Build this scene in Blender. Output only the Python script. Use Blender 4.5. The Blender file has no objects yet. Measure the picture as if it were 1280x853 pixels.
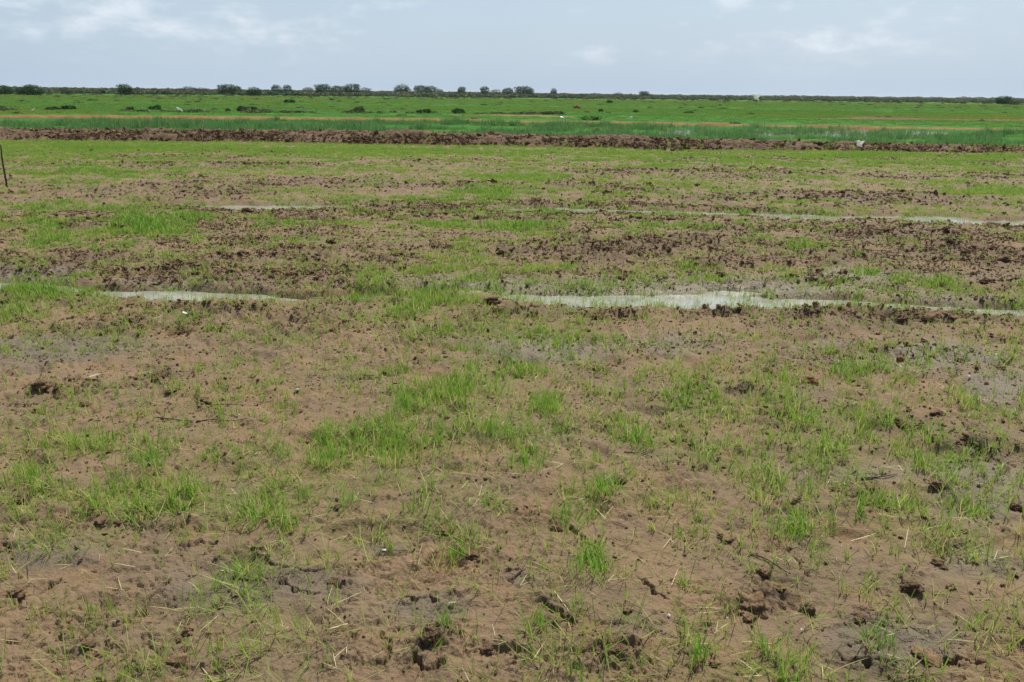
import bpy, math, random
import numpy as np
from mathutils import Vector, Matrix

SC = bpy.context.scene
COL = SC.collection
random.seed(7)
RNG = np.random.default_rng(11)
R = math.radians

# ------------------------------------------------------------------ camera
W0, H0, F0 = 1280.0, 853.0, 995.0            # photograph size and focal length in its pixels
CAM_H = 1.9
PITCH, ROLL = R(17.22), R(0.60)
fwd = Vector((0, math.cos(PITCH), -math.sin(PITCH)))
right0 = Vector((1, 0, 0)); up0 = right0.cross(fwd)
right = (right0 * math.cos(ROLL) + up0 * math.sin(ROLL)).normalized()
up = right.cross(fwd).normalized()
cam_d = bpy.data.cameras.new('camera'); cam = bpy.data.objects.new('camera', cam_d); COL.objects.link(cam)
cam_d.sensor_width = 36.0; cam_d.lens = 36.0 * F0 / W0
cam_d.clip_start = 0.05; cam_d.clip_end = 30000
M = Matrix((right, up, -fwd)).transposed().to_4x4(); M.translation = (0, 0, CAM_H)
cam.matrix_world = M
SC.camera = cam

# ------------------------------------------------------------------ sky and sun
SUN_EL, SUN_AZ = R(57), R(26)                 # azimuth clockwise from +Y (ahead of the camera)
world = bpy.data.worlds.new('World'); SC.world = world; world.use_nodes = True
nt = world.node_tree; N = nt.nodes; L = nt.links; N.clear()
out = N.new('ShaderNodeOutputWorld'); bg = N.new('ShaderNodeBackground'); bg.inputs['Strength'].default_value = 0.0950
sky = N.new('ShaderNodeTexSky'); sky.sky_type = 'NISHITA'; sky.sun_disc = False
sky.sun_elevation = SUN_EL; sky.sun_rotation = SUN_AZ
sky.air_density = 1.0; sky.dust_density = 2.2; sky.ozone_density = 1.3; sky.altitude = 0
tc = N.new('ShaderNodeTexCoord'); sep = N.new('ShaderNodeSeparateXYZ'); L.new(tc.outputs['Generated'], sep.inputs[0])
def wmath(op, a, b=None, c=None):
    n = N.new('ShaderNodeMath'); n.operation = op
    for i, v in enumerate((a, b, c)):
        if v is None: continue
        if isinstance(v, (int, float)): n.inputs[i].default_value = v
        else: L.new(v, n.inputs[i])
    return n.outputs[0]
zc = wmath('MAXIMUM', sep.outputs['Z'], 0.0)
den = wmath('ADD', zc, 0.07)
px = wmath('DIVIDE', sep.outputs['X'], den); py = wmath('DIVIDE', sep.outputs['Y'], den)
cmb = N.new('ShaderNodeCombineXYZ'); L.new(sep.outputs['X'], cmb.inputs[0]); L.new(sep.outputs['Y'], cmb.inputs[1]); L.new(wmath('MULTIPLY', sep.outputs['Z'], 2.8), cmb.inputs[2])
def wnoise(scale, detail, rough, off, dist=0.0):
    mp = N.new('ShaderNodeMapping'); mp.inputs['Location'].default_value = off; L.new(cmb.outputs[0], mp.inputs[0])
    n = N.new('ShaderNodeTexNoise'); n.inputs['Scale'].default_value = scale; n.inputs['Detail'].default_value = detail
    n.inputs['Roughness'].default_value = rough; n.inputs['Distortion'].default_value = dist; L.new(mp.outputs[0], n.inputs['Vector'])
    return n.outputs['Fac']
def wramp(v, lo, hi):
    n = N.new('ShaderNodeMapRange'); n.interpolation_type = 'SMOOTHSTEP'; n.inputs['From Min'].default_value = lo; n.inputs['From Max'].default_value = hi
    L.new(v, n.inputs['Value']); return n.outputs[0]
puff = wramp(wmath('ADD', wmath('MULTIPLY', wnoise(11, 8, 0.60, (3.1, 1.7, 0.35), .1), .6), wmath('MULTIPLY', wnoise(3.0, 3, .5, (1.3, .2, 2)), .4)), .50, .68)
sheet = wramp(wnoise(2.6, 5, 0.55, (9.4, 4.2, 0)), .30, .75)
fade = wramp(sep.outputs['Z'], 0.016, 0.060)
m1 = wmath('MULTIPLY', wmath('MULTIPLY', puff, fade), .48)
m2 = wmath('MULTIPLY', sheet, .25)
def wmix(f, a, b):
    n = N.new('ShaderNodeMix'); n.data_type = 'RGBA'
    if isinstance(f, (int, float)): n.inputs[0].default_value = f
    else: L.new(f, n.inputs[0])
    for k, v in ((6, a), (7, b)):
        if isinstance(v, tuple): n.inputs[k].default_value = v
        else: L.new(v, n.inputs[k])
    return n.outputs[2]
hz = N.new('ShaderNodeMapRange'); hz.inputs['From Min'].default_value = 0.0; hz.inputs['From Max'].default_value = .38
hz.inputs['To Min'].default_value = .80; hz.inputs['To Max'].default_value = .0; L.new(zc, hz.inputs['Value'])
c = wmix(hz.outputs[0], sky.outputs[0], (4.8, 6.3, 8.0, 1))       # milky tropical haze over the clear-sky model
m2 = wmath('MULTIPLY', m2, .9)
c = wmix(m2, c, (6.4, 7.3, 8.4, 1))
c = wmix(m1, c, (9.8, 10.1, 10.5, 1))
L.new(c, bg.inputs['Color']); L.new(bg.outputs[0], out.inputs[0])

sd = bpy.data.lights.new('sun', 'SUN'); sd.energy = 5.0; sd.angle = R(0.6); sd.color = (1.0, .955, .88)
sun = bpy.data.objects.new('sun', sd); COL.objects.link(sun)
sdir = Vector((math.sin(SUN_AZ) * math.cos(SUN_EL), math.cos(SUN_AZ) * math.cos(SUN_EL), math.sin(SUN_EL)))
sun.rotation_euler = sdir.to_track_quat('Z', 'Y').to_euler(); sun.location = (0, 0, 60)

SC.view_settings.view_transform = 'Standard'; SC.view_settings.look = 'None'
SC.view_settings.exposure = 0.17; SC.view_settings.gamma = 1.0
SC.render.engine = 'CYCLES'; SC.cycles.max_bounces = 5; SC.cycles.diffuse_bounces = 2; SC.cycles.glossy_bounces = 2
SC.cycles.transparent_max_bounces = 4; SC.cycles.transmission_bounces = 2

# ------------------------------------------------------------------ helpers
def pix(x, y, z=0.0):
    """where the sight line through a point of the photograph meets the level z"""
    d = right * (x - W0 / 2) + up * (H0 / 2 - y) + fwd * F0
    t = (z - CAM_H) / d.z
    return Vector((0, 0, CAM_H)) + d * t
def pix_at(x, y, dist):
    d = right * (x - W0 / 2) + up * (H0 / 2 - y) + fwd * F0
    return Vector((0, 0, CAM_H)) + d * (dist / d.y)
def to_px(X, Y, Z=0.0):
    dz = Z - CAM_H
    a = X * right.x + Y * right.y + dz * right.z
    b = X * up.x + Y * up.y + dz * up.z
    c = np.maximum(X * fwd.x + Y * fwd.y + dz * fwd.z, 1e-3)
    return W0 / 2 + F0 * a / c, H0 / 2 - F0 * b / c
def px_per_m(x, y):
    p = pix(x, y); return F0 / (p - Vector((0, 0, CAM_H))).dot(fwd)

TAB = RNG.random((256, 256))
def vnoise(x, y, seed=0):
    x = x + seed * 17.31; y = y + seed * 9.73
    ix = np.floor(x).astype(np.int64); iy = np.floor(y).astype(np.int64)
    fx = x - ix; fy = y - iy
    fx = fx * fx * fx * (fx * (fx * 6 - 15) + 10); fy = fy * fy * fy * (fy * (fy * 6 - 15) + 10)
    a = TAB[ix & 255, iy & 255]; b = TAB[(ix + 1) & 255, iy & 255]
    c = TAB[ix & 255, (iy + 1) & 255]; d = TAB[(ix + 1) & 255, (iy + 1) & 255]
    return (a * (1 - fx) + b * fx) * (1 - fy) + (c * (1 - fx) + d * fx) * fy
def fbm(x, y, oct=4, seed=0, gain=.5):
    s = 0; a = 1; t = 0
    for i in range(oct):
        ca, sa = math.cos(i * .9), math.sin(i * .9)
        s = s + a * vnoise((x * ca - y * sa) * 2 ** i, (x * sa + y * ca) * 2 ** i, seed + i * 3); t += a; a *= gain
    return s / t
def sstep(a, b, v):
    t = np.clip((v - a) / (b - a), 0, 1); return t * t * (3 - 2 * t)

def blobs(PX, PY, lst):
    """largest of a list of soft ellipses (x, y, rx, ry, strength) read off the photograph"""
    v = np.zeros_like(PX)
    for (x, y, rx, ry, s) in lst:
        d = ((PX - x) / rx) ** 2 + ((PY - y) / ry) ** 2
        v = np.maximum(v, s * np.exp(-d * .9))
    return v

GREEN = [(560,520,230,100,.46),(170,590,190,60,.38),(900,520,200,60,.28),(620,600,200,50,.36),(120,186,240,7,.95),(430,189,260,6,.9),(800,194,200,6,.8),(1080,196,160,8,.95),(1230,200,80,8,.8),(640,193,120,6,.8),
 (150,217,220,6,.8),(60,208,90,5,.6),(640,222,110,8,.85),(620,240,90,12,.95),(470,212,140,6,.7),(850,205,110,6,.7),(840,237,60,8,.6),
 (1230,240,70,8,.9),(1110,205,60,6,.7),(150,252,170,7,.6),(170,285,110,20,1.0),(60,295,90,22,.8),(240,275,40,12,.95),(20,260,80,10,.7),
 (640,285,80,18,.9),(600,310,60,12,.7),(560,280,70,14,.7),(700,272,60,8,.6),(820,285,50,8,.5),(340,273,60,6,.7),(390,276,30,6,.6),
 (885,287,38,9,.85),(945,296,36,12,.8),(1010,316,52,14,.95),(1060,323,28,9,.7),(1185,357,48,15,.85),(1130,335,35,10,.5),
 (60,367,75,16,1.0),(22,392,40,14,.9),(100,345,90,12,.6),(330,378,26,10,.5),(520,372,110,14,.95),(470,360,60,12,.8),(570,385,40,10,.8),
 (500,390,80,12,.7),(150,330,70,10,.45),(430,330,70,14,.5),(550,340,80,14,.5),(250,300,90,12,.5),
 (600,478,95,42,.75),(640,470,50,25,.85),(560,495,60,28,.8),(495,505,45,25,.85),(480,545,75,35,.8),(430,575,45,30,.9),(410,555,18,20,1.0),
 (640,547,48,18,.95),(655,577,34,18,1.0),(545,560,40,30,.7),(480,605,60,25,.6),(622,630,36,22,.75),(755,612,28,18,1.0),(720,645,36,28,.7),
 (700,540,40,18,.6),(680,505,30,15,.85),(790,555,48,13,.85),(870,500,60,30,.6),(880,470,45,20,.6),(1065,463,36,18,1.0),(1110,480,36,16,.7),(1195,495,50,22,.6),
 (1130,410,40,12,.6),(1060,410,50,10,.4),(940,405,60,10,.4),(650,420,120,20,.5),(780,430,60,15,.4),(990,600,60,22,.4),(930,610,40,22,.45),
 (110,560,90,30,.6),(30,600,36,26,.75),(180,565,40,35,.75),(185,600,60,40,.55),(290,610,80,36,.6),(270,545,60,26,.45),(310,580,36,24,.65),(120,470,60,14,.25),
 (200,700,90,50,.35),(345,650,55,25,.75),(230,660,60,30,.45),(740,700,30,30,.9),(566,680,50,32,.55),(450,720,40,36,.4),(255,620,30,16,.8),
 (990,662,26,14,.9),(870,800,14,28,.7),(1210,640,50,40,.4),(1250,520,50,30,.4),(910,560,50,30,.35),(1010,560,50,30,.3),(80,690,60,30,.3),(960,830,30,20,.3),(1230,830,30,20,.35)]
CLOD = [(330,205,90,5,.9),(180,207,80,4,.7),(60,206,60,4,.7),(100,236,120,8,.8),(300,240,120,9,.9),(430,242,70,9,.8),(90,247,60,5,.7),(480,205,60,4,.6),
 (760,214,80,5,.9),(730,226,60,6,.8),(780,243,70,10,1),(620,208,60,4,.6),(900,212,70,4,.7),(1000,216,90,5,.8),(1120,222,90,5,.9),(1240,221,50,5,.9),(1100,246,170,10,1),
 (940,250,90,8,.9),(1000,262,200,6,.9),(1190,270,90,8,.8),(560,256,80,5,.6),(450,262,80,6,.7),(360,320,140,25,.8),(400,292,90,12,.8),(250,330,90,16,.6),(60,262,90,5,.5),
 (770,318,90,20,.8),(720,300,60,12,.7),(660,335,60,12,.6),(900,330,90,20,.9),(860,305,80,14,.8),(1030,350,60,13,.9),(1150,290,120,20,.9),(1210,325,90,24,.9),(1230,375,60,10,.7),
 (250,390,120,13,1),(380,395,60,12,.7),(160,410,90,16,.6),(640,395,90,10,.8),(760,395,80,10,.9),(900,393,90,10,.9),(1010,398,80,10,1),(1150,398,130,12,1),(1110,440,120,22,.5),
 (60,486,50,12,.8),(210,480,60,14,.6),(1130,525,60,16,.6),(1220,560,60,20,.6),(1080,612,60,14,.7),(1190,600,70,16,.6),(1230,470,60,16,.5),(990,500,70,20,.3),(970,530,60,14,.5),
 (950,745,60,28,.9),(1080,775,26,16,.8),(1140,735,30,16,.8),(610,815,40,14,.7),(535,800,26,24,.9),(770,820,46,22,.9),(580,690,60,18,.5),(790,650,60,20,.5),(90,650,90,20,.6),(210,650,60,12,.6),(310,695,50,14,.6),
 (418,730,24,16,.8),(107,805,22,12,.8),(250,830,60,20,.5),(1010,640,120,14,.5),(1210,680,70,30,.5),(860,600,50,20,.5),(770,600,40,10,.4),(130,590,90,10,.4)]
WET = [(70,438,120,22,.9),(20,455,60,14,.7),(680,440,110,16,.8),(820,432,90,14,.7),(1180,450,110,26,.8),(1250,490,60,30,.7),(1040,430,80,12,.5),(1240,610,60,50,.8),
 (50,695,70,24,.9),(330,735,150,32,.8),(520,760,60,26,.9),(470,690,60,14,.6),(1110,812,90,34,1),(1230,720,80,30,.6),(800,795,60,20,.5),(640,725,36,12,.7),(370,440,90,14,.4),(1000,690,40,20,.4),(700,545,50,20,.4),(1000,350,280,9,.7),(900,362,260,9,.9),(250,352,150,8,.6),(40,344,70,9,.9),(640,354,160,8,.8),(1180,372,120,8,.6),(100,436,120,10,.8),(1090,590,120,14,.5)]
POND = [(0,356,60,6,1),(50,357,44,5,1),(112,362,44,4,.95),(400,371,50,3,.9),(470,368,44,2.6,.85),(560,364,40,3,.85),(150,365,34,4,1),(330,370,34,4,1),(215,364,60,5.5,1.0),(285,367,50,5,1.0),(600,362,34,3,.8),(700,371,60,4.5,1),(660,368,26,4,.9),(790,373,60,7,1),(740,374,60,4.5,1),(860,373,70,8.5,1),(900,372,60,7,1),(985,376,90,6.5,1),
 (1060,378,50,4.5,.95),(1110,380,50,4.5,1),(1160,382,44,4,1),(1205,385,46,4,1),(1262,388,40,5,1),(1310,388,40,5,1),(915,361,30,2.6,.7),
 (345,258,70,3.6,1),(290,257,60,2.4,1),(430,257,60,2.6,1),(220,255,60,1.3,.7),(700,261,60,2.8,1),(760,263,60,2.8,1),(810,264,60,2.6,1),(870,265,50,2.2,.95),(960,268,70,2.6,1),(1050,270,60,2.6,1),(1130,271,70,3.0,1),(1230,276,70,3,1),(1300,278,50,3,1),
 (640,187.5,70,1.0,.8),(800,188.5,80,1.0,.8),(560,186,60,.8,.6),(520,256,60,1.2,.6)]
CRACKS = [[(127,795),(134,785),(147,783),(160,777),(177,763),(184,752),(197,743),(213,733)],[(290,724),(305,728),(320,725)],[(352,725),(362,737),(376,741),(395,742)],
 [(0,777),(20,763),(40,750),(60,738),(85,728)],[(505,748),(515,752),(525,754),(537,752),(546,755)],[(630,727),(638,722),(647,717)],
 [(1042,820),(1050,825),(1058,830),(1075,832),(1092,829),(1105,835),(1118,836)],[(1138,815),(1150,823),(1165,831),(1185,833),(1200,831),(1222,830),(1232,834)],
 [(480,838),(484,825),(486,812),(484,795)],[(518,828),(526,840),(545,845),(552,835)],[(1259,580),(1257,590),(1245,603),(1230,612)],[(0,687),(20,690),(40,692)],
 [(590,566),(603,568),(618,566)],[(668,756),(690,765),(712,786)],[(655,570),(690,568)],[(1078,598),(1092,597),(1110,596)],[(990,700),(1002,712),(1010,724)],[(330,705),(350,712),(380,713),(410,711)],[(716,660),(728,680),(745,690)],[(800,730),(820,748),(835,752)],[(228,690),(250,684),(270,682)]]

def maps(X, Y):
    """vegetation, clods, wetness, pond (0..1) at world points of the near field"""
    PX, PY = to_px(X, Y)
    n1 = fbm(X * 1.3, Y * 1.6, 4, 5) - .5; n2 = fbm(X * 4.2, Y * 4.2, 3, 21) - .5
    row = fbm(X * .22, Y * 1.5, 3, 40) - .5
    # wobble the reading so that no edge follows an ellipse
    k = np.clip(np.hypot(X, Y), 1, 60); amp = 90 / k
    WX = PX + n1 * amp * 3.0; WY = PY + (fbm(X * 1.1, Y * 1.3, 4, 77) - .5) * np.minimum(amp * 1.5, 60)
    front = Y > 0.3
    base = np.interp(PY, [150, 185, 235, 262, 300, 345, 365, 390, 420, 470, 520, 600, 700, 853], [.62, .58, .42, .46, .37, .34, .40, .30, .22, .24, .27, .30, .25, .23])
    base = np.where(front, base, .25)
    veg = np.maximum(base, blobs(WX, WY, GREEN) * np.where(PY > 430, .88, 1))
    clod = blobs(WX, WY, CLOD) * .92; wet = blobs(WX, WY, WET)
    clodb = np.interp(PY, [150, 200, 340, 400, 470, 853], [.25, .35, .38, .3, .16, .13])
    clod = np.maximum(clod, np.where(front, clodb, .2))
    inb = front & (PY > 186)
    pond = np.where(front, blobs(PX + n1 * amp * 2, PY + n1 * np.minimum(amp * .35, 5), POND), 0)
    pond = pond * (1 - .3 * sstep(.54, .72, fbm(X * 2.6, Y * 5, 4, 191, .6)))
    midz = np.where(front, np.interp(PY, [180, 196, 345, 370], [0, 1, 1, 0]), 0)
    brk = sstep(.44, .60, fbm(X * .28 + 7, Y * .85, 4, 121, .6)); brk2 = sstep(.45, .62, fbm(X * 1.1, Y * 2.4, 3, 131, .6))
    clod = np.clip(clod * (1 - .22 * midz) + midz * (brk * .30 + brk2 * .22 - .08), 0, 1) * (1 - sstep(.03, .22, pond))
    veg = np.clip(veg * (1 - .62 * np.where(veg < .88, clod, clod * .2)) + n1 * .40 + n2 * .55 + row * .3 - midz * .16 * brk2, 0, 1)
    clod = np.clip(clod + n2 * .5 + row * .3, 0, 1)
    wet = np.clip(np.maximum(wet, sstep(.15, .5, pond)) + n1 * .4, 0, 1)
    return veg, clod, wet, pond
WATER_Z = -0.050

crk = []
for line in CRACKS:
    pts = [pix(*p) for p in line]
    for a, b in zip(pts[:-1], pts[1:]): crk.append((a.x, a.y, b.x, b.y))

def height(X, Y, mp=None):
    r = np.hypot(X, Y)
    if mp is None: mp = maps(X, Y)
    veg, clod, wet, pond = mp
    f1 = 1 / (1 + (r / 60) ** 2)
    h = (fbm(X * .9, Y * .9, 3, 3) - .5) * .045 * f1
    h += (fbm(X * 4.0, Y * 5.5, 3, 8) - .5) * .035 * f1 * (1 - .5 * wet)
    near = 1 / (1 + (r / 14) ** 3)
    rough = .25 + .9 * clod
    h += (fbm(X * 13, Y * 15, 4, 12, .6) - .5) * (.034 + .012 * clod) * rough * (.45 + .9 * sstep(.4, .65, fbm(X * 1.7, Y * 2.2, 3, 181))) * np.interp(r, [3, 5, 12, 20], [1, 1.45, 1.45, 1]) * (1 - .6 * wet) * (1 / (1 + (r / 30) ** 3))
    # broken, torn relief: ridged noise in the worked patches
    rd = 1 - np.abs(fbm(X * 9, Y * 11, 3, 33) * 2 - 1) * 2.2
    cf = np.interp(r, [2.5, 5], [.45, 1])
    h += np.clip(rd, 0, 1) * .050 * cf * clod ** 1.5 * near * (1 - .5 * wet)
    rd2 = 1 - np.abs(fbm(X * 3.2, Y * 5.0, 3, 37) * 2 - 1) * 3
    h += np.clip(rd2, 0, 1) * .060 * cf * clod * (1 / (1 + (r / 34) ** 6)) * (1 - .8 * sstep(.05, .3, pond))
    pit = sstep(.57, .68, fbm(X * 8, Y * 11, 4, 51, .6)) * (.35 + clod)
    h -= pit * .040 * near * np.interp(r, [2.5, 6], [.38, 1])
    h -= sstep(.62, .8, fbm(X * 2.6, Y * 3.3, 2, 61)) * .03 * near
    fine = 1 / (1 + (r / 5) ** 4)
    cr = np.clip(1 - np.abs(fbm(X * 24, Y * 28, 3, 143, .6) * 2 - 1) * 3.5, 0, 1); zone = sstep(.48, .62, fbm(X * 2.1, Y * 2.6, 3, 171)); h += cr * .014 * (.05 + clod + .35 * zone) * fine * (1 - .4 * wet)
    h -= sstep(.62, .66, fbm(X * 19, Y * 34, 4, 151, .65)) * .014 * fine * zone
    h += (fbm(X * 42, Y * 48, 2, 90) - .5) * .010 * fine * (.35 + clod) * (1 - .5 * wet)
    # drying cracks
    sel = np.where((r < 7) & (Y > 1))[0] if X.ndim == 1 else None
    if sel is not None and len(sel):
        xs = X[sel] + (fbm(X[sel] * 24, Y[sel] * 24, 2, 4) - .5) * .055; ys = Y[sel] + (fbm(X[sel] * 24, Y[sel] * 24, 2, 9) - .5) * .055
        dmin = np.full(len(sel), 9.)
        for ax, ay, bx, by in crk:
            dx, dy = bx - ax, by - ay; t = np.clip(((xs - ax) * dx + (ys - ay) * dy) / (dx * dx + dy * dy + 1e-9), 0, 1)
            dmin = np.minimum(dmin, np.hypot(xs - ax - t * dx, ys - ay - t * dy))
        wdt = .0045 + .0095 * vnoise(xs * 14, ys * 14, 2) ** 1.5
        h[sel] -= np.clip((1 - dmin / wdt) * 2, 0, 1) * .055
        h[sel] += np.exp(-(dmin / .035) ** 2) * .006
    h = h * (1 - .55 * sstep(.1, .6, pond)) - sstep(.06, .40, pond) * .098
    h += .012
    h *= 1 / (1 + (r / 400) ** 4)
    return h

def new_mesh(name, verts, faces_flat, loop_counts, attrs=None, smooth=True):
    me = bpy.data.meshes.new(name)
    verts = np.asarray(verts, np.float32); me.vertices.add(len(verts)); me.vertices.foreach_set('co', verts.ravel())
    faces_flat = np.asarray(faces_flat, np.int32).ravel()
    lc = np.asarray(loop_counts, np.int32)
    me.loops.add(len(faces_flat)); me.loops.foreach_set('vertex_index', faces_flat)
    me.polygons.add(len(lc)); st = np.zeros(len(lc), np.int32); st[1:] = np.cumsum(lc)[:-1]
    me.polygons.foreach_set('loop_start', st); me.polygons.foreach_set('loop_total', lc)
    me.polygons.foreach_set('use_smooth', np.full(len(lc), smooth))
    me.update(calc_edges=True)
    for k, v in (attrs or {}).items():
        at = me.attributes.new(k, 'FLOAT', 'POINT'); at.data.foreach_set('value', np.asarray(v, np.float32))
    return me
def grid_faces(nr, nc, wrap=False):
    i = np.arange(nr - 1)[:, None]; j = np.arange(nc if wrap else nc - 1)[None, :]
    j2 = (j + 1) % nc
    a = i * nc + j; b = i * nc + j2; c = (i + 1) * nc + j2; d = (i + 1) * nc + j
    return np.stack([a, b, c, d], -1).reshape(-1, 4)
def link(name, me, mats=None, parent=None, **props):
    o = bpy.data.objects.new(name, me); COL.objects.link(o)
    if mats is not None and me is not None and len(me.materials) == 0: me.materials.append(mats)
    if parent: o.parent = parent
    for k, v in props.items(): o[k] = v
    return o

# ------------------------------------------------------------------ materials
def nmat(name):
    m = bpy.data.materials.new(name); m.use_nodes = True; t = m.node_tree; t.nodes.clear()
    o = t.nodes.new('ShaderNodeOutputMaterial'); b = t.nodes.new('ShaderNodeBsdfPrincipled'); t.links.new(b.outputs[0], o.inputs[0])
    return m, t, b, o
class NT:
    def __init__(s, t): s.t = t
    def mix(s, f, a, b, mode='MIX'):
        n = s.t.nodes.new('ShaderNodeMix'); n.data_type = 'RGBA'; n.blend_type = mode
        s.put(n.inputs[0], f); s.put(n.inputs[6], a); s.put(n.inputs[7], b); return n.outputs[2]
    def put(s, i, v):
        if hasattr(v, 'links') or hasattr(v, 'is_linked'): s.t.links.new(v, i)
        else: i.default_value = (*v, 1) if isinstance(v, tuple) and len(v) == 3 else v
    def math(s, op, a, b=0.0):
        n = s.t.nodes.new('ShaderNodeMath'); n.operation = op; s.put(n.inputs[0], a); s.put(n.inputs[1], b); return n.outputs[0]
    def noise(s, vec, scale, detail=4, rough=.55):
        n = s.t.nodes.new('ShaderNodeTexNoise'); n.inputs['Scale'].default_value = scale; n.inputs['Detail'].default_value = detail; n.inputs['Roughness'].default_value = rough
        s.t.links.new(vec, n.inputs['Vector']); return n.outputs['Fac']
    def rng(s, v, a, b, lo=0., hi=1.):
        n = s.t.nodes.new('ShaderNodeMapRange'); n.interpolation_type = 'SMOOTHSTEP'
        n.inputs['From Min'].default_value = a; n.inputs['From Max'].default_value = b; n.inputs['To Min'].default_value = lo; n.inputs['To Max'].default_value = hi
        s.t.links.new(v, n.inputs['Value']); return n.outputs[0]
    def attr(s, name, typ='GEOMETRY'):
        n = s.t.nodes.new('ShaderNodeAttribute'); n.attribute_name = name; n.attribute_type = typ; return n.outputs['Fac']
    def pos(s): return s.t.nodes.new('ShaderNodeNewGeometry').outputs['Position']
    def obj(s): return s.t.nodes.new('ShaderNodeTexCoord').outputs['Object']
    def scale(s, v, sc):
        n = s.t.nodes.new('ShaderNodeMapping'); n.inputs['Scale'].default_value = sc; s.t.links.new(v, n.inputs[0]); return n.outputs[0]
    def bump(s, h, strength, dist):
        n = s.t.nodes.new('ShaderNodeBump'); n.inputs['Strength'].default_value = strength; n.inputs['Distance'].default_value = dist
        s.t.links.new(h, n.inputs['Height']); return n.outputs[0]

def mud_material():
    m, t, b, o = nmat('mud'); q = NT(t); P = q.pos()
    big = q.rng(q.noise(P, 1.1, 4), .38, .62); mid = q.rng(q.noise(P, 5.5, 5), .35, .68); fine = q.noise(P, 60, 5, .65); fine2 = q.noise(P, 260, 3, .6)
    dry = q.mix(big, (.210, .135, .075), (.172, .117, .071)); dry = q.mix(q.rng(q.noise(P, 2.3, 3), .50, .70, 0, .55), dry, (.222, .126, .060))
    dark = (.078, .050, .032)
    wet = q.mix(mid, (.140, .099, .061), (.108, .077, .048)); wet = q.mix(q.attr('shore'), wet, (.235, .192, .115))
    c = q.mix(q.rng(q.attr('wet'), .15, .75), dry, wet)
    c = q.mix(q.rng(q.attr('clod'), .2, .95, 0, .45), c, dark)
    c = q.mix(q.rng(mid, .55, 1, 0, .30), c, dark)
    c = q.mix(q.rng(fine, .50, .72, 0, .45), c, (.085, .058, .038)); c = q.mix(q.rng(fine2, .55, .75, 0, .30), c, (.26, .185, .10))
    c = q.mix(q.math('MULTIPLY', q.rng(q.attr('veg'), .12, .75, .08, .92), q.rng(q.noise(P, 26, 4, .7), .34, .56)), c, (.115, .140, .022))
    # the paddies beyond the bank: colours of short dense sward, yellower on the drier strips
    S = q.scale(P, (.012, .10, 1)); S2 = q.scale(P, (.035, .35, 1))
    fg = q.mix(q.rng(q.noise(S, 1, 4), .35, .65), (.030, .135, .020), (.055, .165, .024)); fg = q.mix(q.rng(q.noise(S2, 1, 3), .5, .75, 0, .6), fg, (.14, .145, .045))
    fg = q.mix(q.rng(q.attr('dist'), .5, 1, 0, .8), fg, (.085, .105, .05))
    c = q.mix(q.attr('far'), c, fg)
    t.links.new(c, b.inputs['Base Color'])
    rg = q.rng(q.attr('wet'), .1, .8,   .92, .52); t.links.new(rg, b.inputs['Roughness'])
    t.links.new(q.math('MULTIPLY', q.math('SUBTRACT', 1.0, q.math('MULTIPLY', q.attr('far'), .9)), .38), b.inputs['Specular IOR Level'])
    hh = q.math('ADD', q.math('MULTIPLY', q.noise(P, 38, 6, .62), 1.0), q.math('MULTIPLY', q.noise(P, 150, 4, .6), .35))
    t.links.new(q.bump(hh, .85, .019), b.inputs['Normal'])
    return m
MUD = mud_material()

def clod_material(name, a, bcol, bmp=.012, sc=1.0):
    m, t, b, o = nmat(name); q = NT(t); P = q.pos()
    c = q.mix(q.rng(q.noise(P, 7 * sc, 3), .35, .65), a, bcol); c = q.mix(q.rng(q.noise(P, 70 * sc, 5), .45, .7, 0, .6), c, tuple(v * .55 for v in a)); c = q.mix(q.rng(q.noise(P, 30, 4), .6, .75, 0, .35), c, (.33, .24, .16))
    t.links.new(c, b.inputs['Base Color']); b.inputs['Roughness'].default_value = .95; b.inputs['Specular IOR Level'].default_value = .12
    t.links.new(q.bump(q.noise(P, 55 * sc, 6, .65), .9, bmp), b.inputs['Normal']); return m
CLODM = clod_material('clod_earth', (.165, .105, .058), (.225, .148, .084))
DARKCLOD = clod_material('dark_clod_earth', (.118, .072, .042), (.165, .105, .060))
REDCLOD = clod_material('red_clod_earth', (.20, .085, .05), (.27, .13, .08))
BANKM = clod_material('bank_earth', (.120, .080, .050), (.185, .126, .078), .05, .35)
ORANGEM = clod_material('orange_bank_earth', (.25, .115, .048), (.27, .16, .075), .05, .25)

def grass_material(name, cols, base=(.46, .45, .13), dead=(.52, .45, .19), dead_amt=.2, trans=.48, rough=.5):
    """cols: three greens picked by the instancer's tint; the attribute t runs from root to tip"""
    m, t, b, o = nmat(name); q = NT(t)
    ti = q.attr('tint', 'INSTANCER'); g = q.attr('t'); k = q.attr('shade')
    c = q.mix(q.rng(ti, .0, .55), cols[0], cols[1]); c = q.mix(q.rng(ti, .5, 1), c, cols[2])
    c = q.mix(q.rng(k, 0, 1, 0, .55), c, cols[2]); c = q.mix(q.rng(k, .82, .9, 0, dead_amt * 4 if dead_amt < .25 else 1), c, dead)
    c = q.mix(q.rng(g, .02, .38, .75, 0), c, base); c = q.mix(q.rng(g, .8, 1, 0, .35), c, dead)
    t.links.new(c, b.inputs['Base Color']); b.inputs['Roughness'].default_value = rough; b.inputs['Specular IOR Level'].default_value = .35
    tr = t.nodes.new('ShaderNodeBsdfTranslucent'); t.links.new(c, tr.inputs[0])
    mx = t.nodes.new('ShaderNodeMixShader'); mx.inputs[0].default_value = trans; t.links.new(b.outputs[0], mx.inputs[1]); t.links.new(tr.outputs[0], mx.inputs[2]); t.links.new(mx.outputs[0], o.inputs[0])
    return m
RICE = grass_material('rice_blade', [(.095, .32, .020), (.17, .38, .028), (.38, .43, .08)])
DENSE = grass_material('dense_blade', [(.10, .31, .018), (.14, .34, .025), (.25, .38, .045)], dead_amt=.05)
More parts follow.
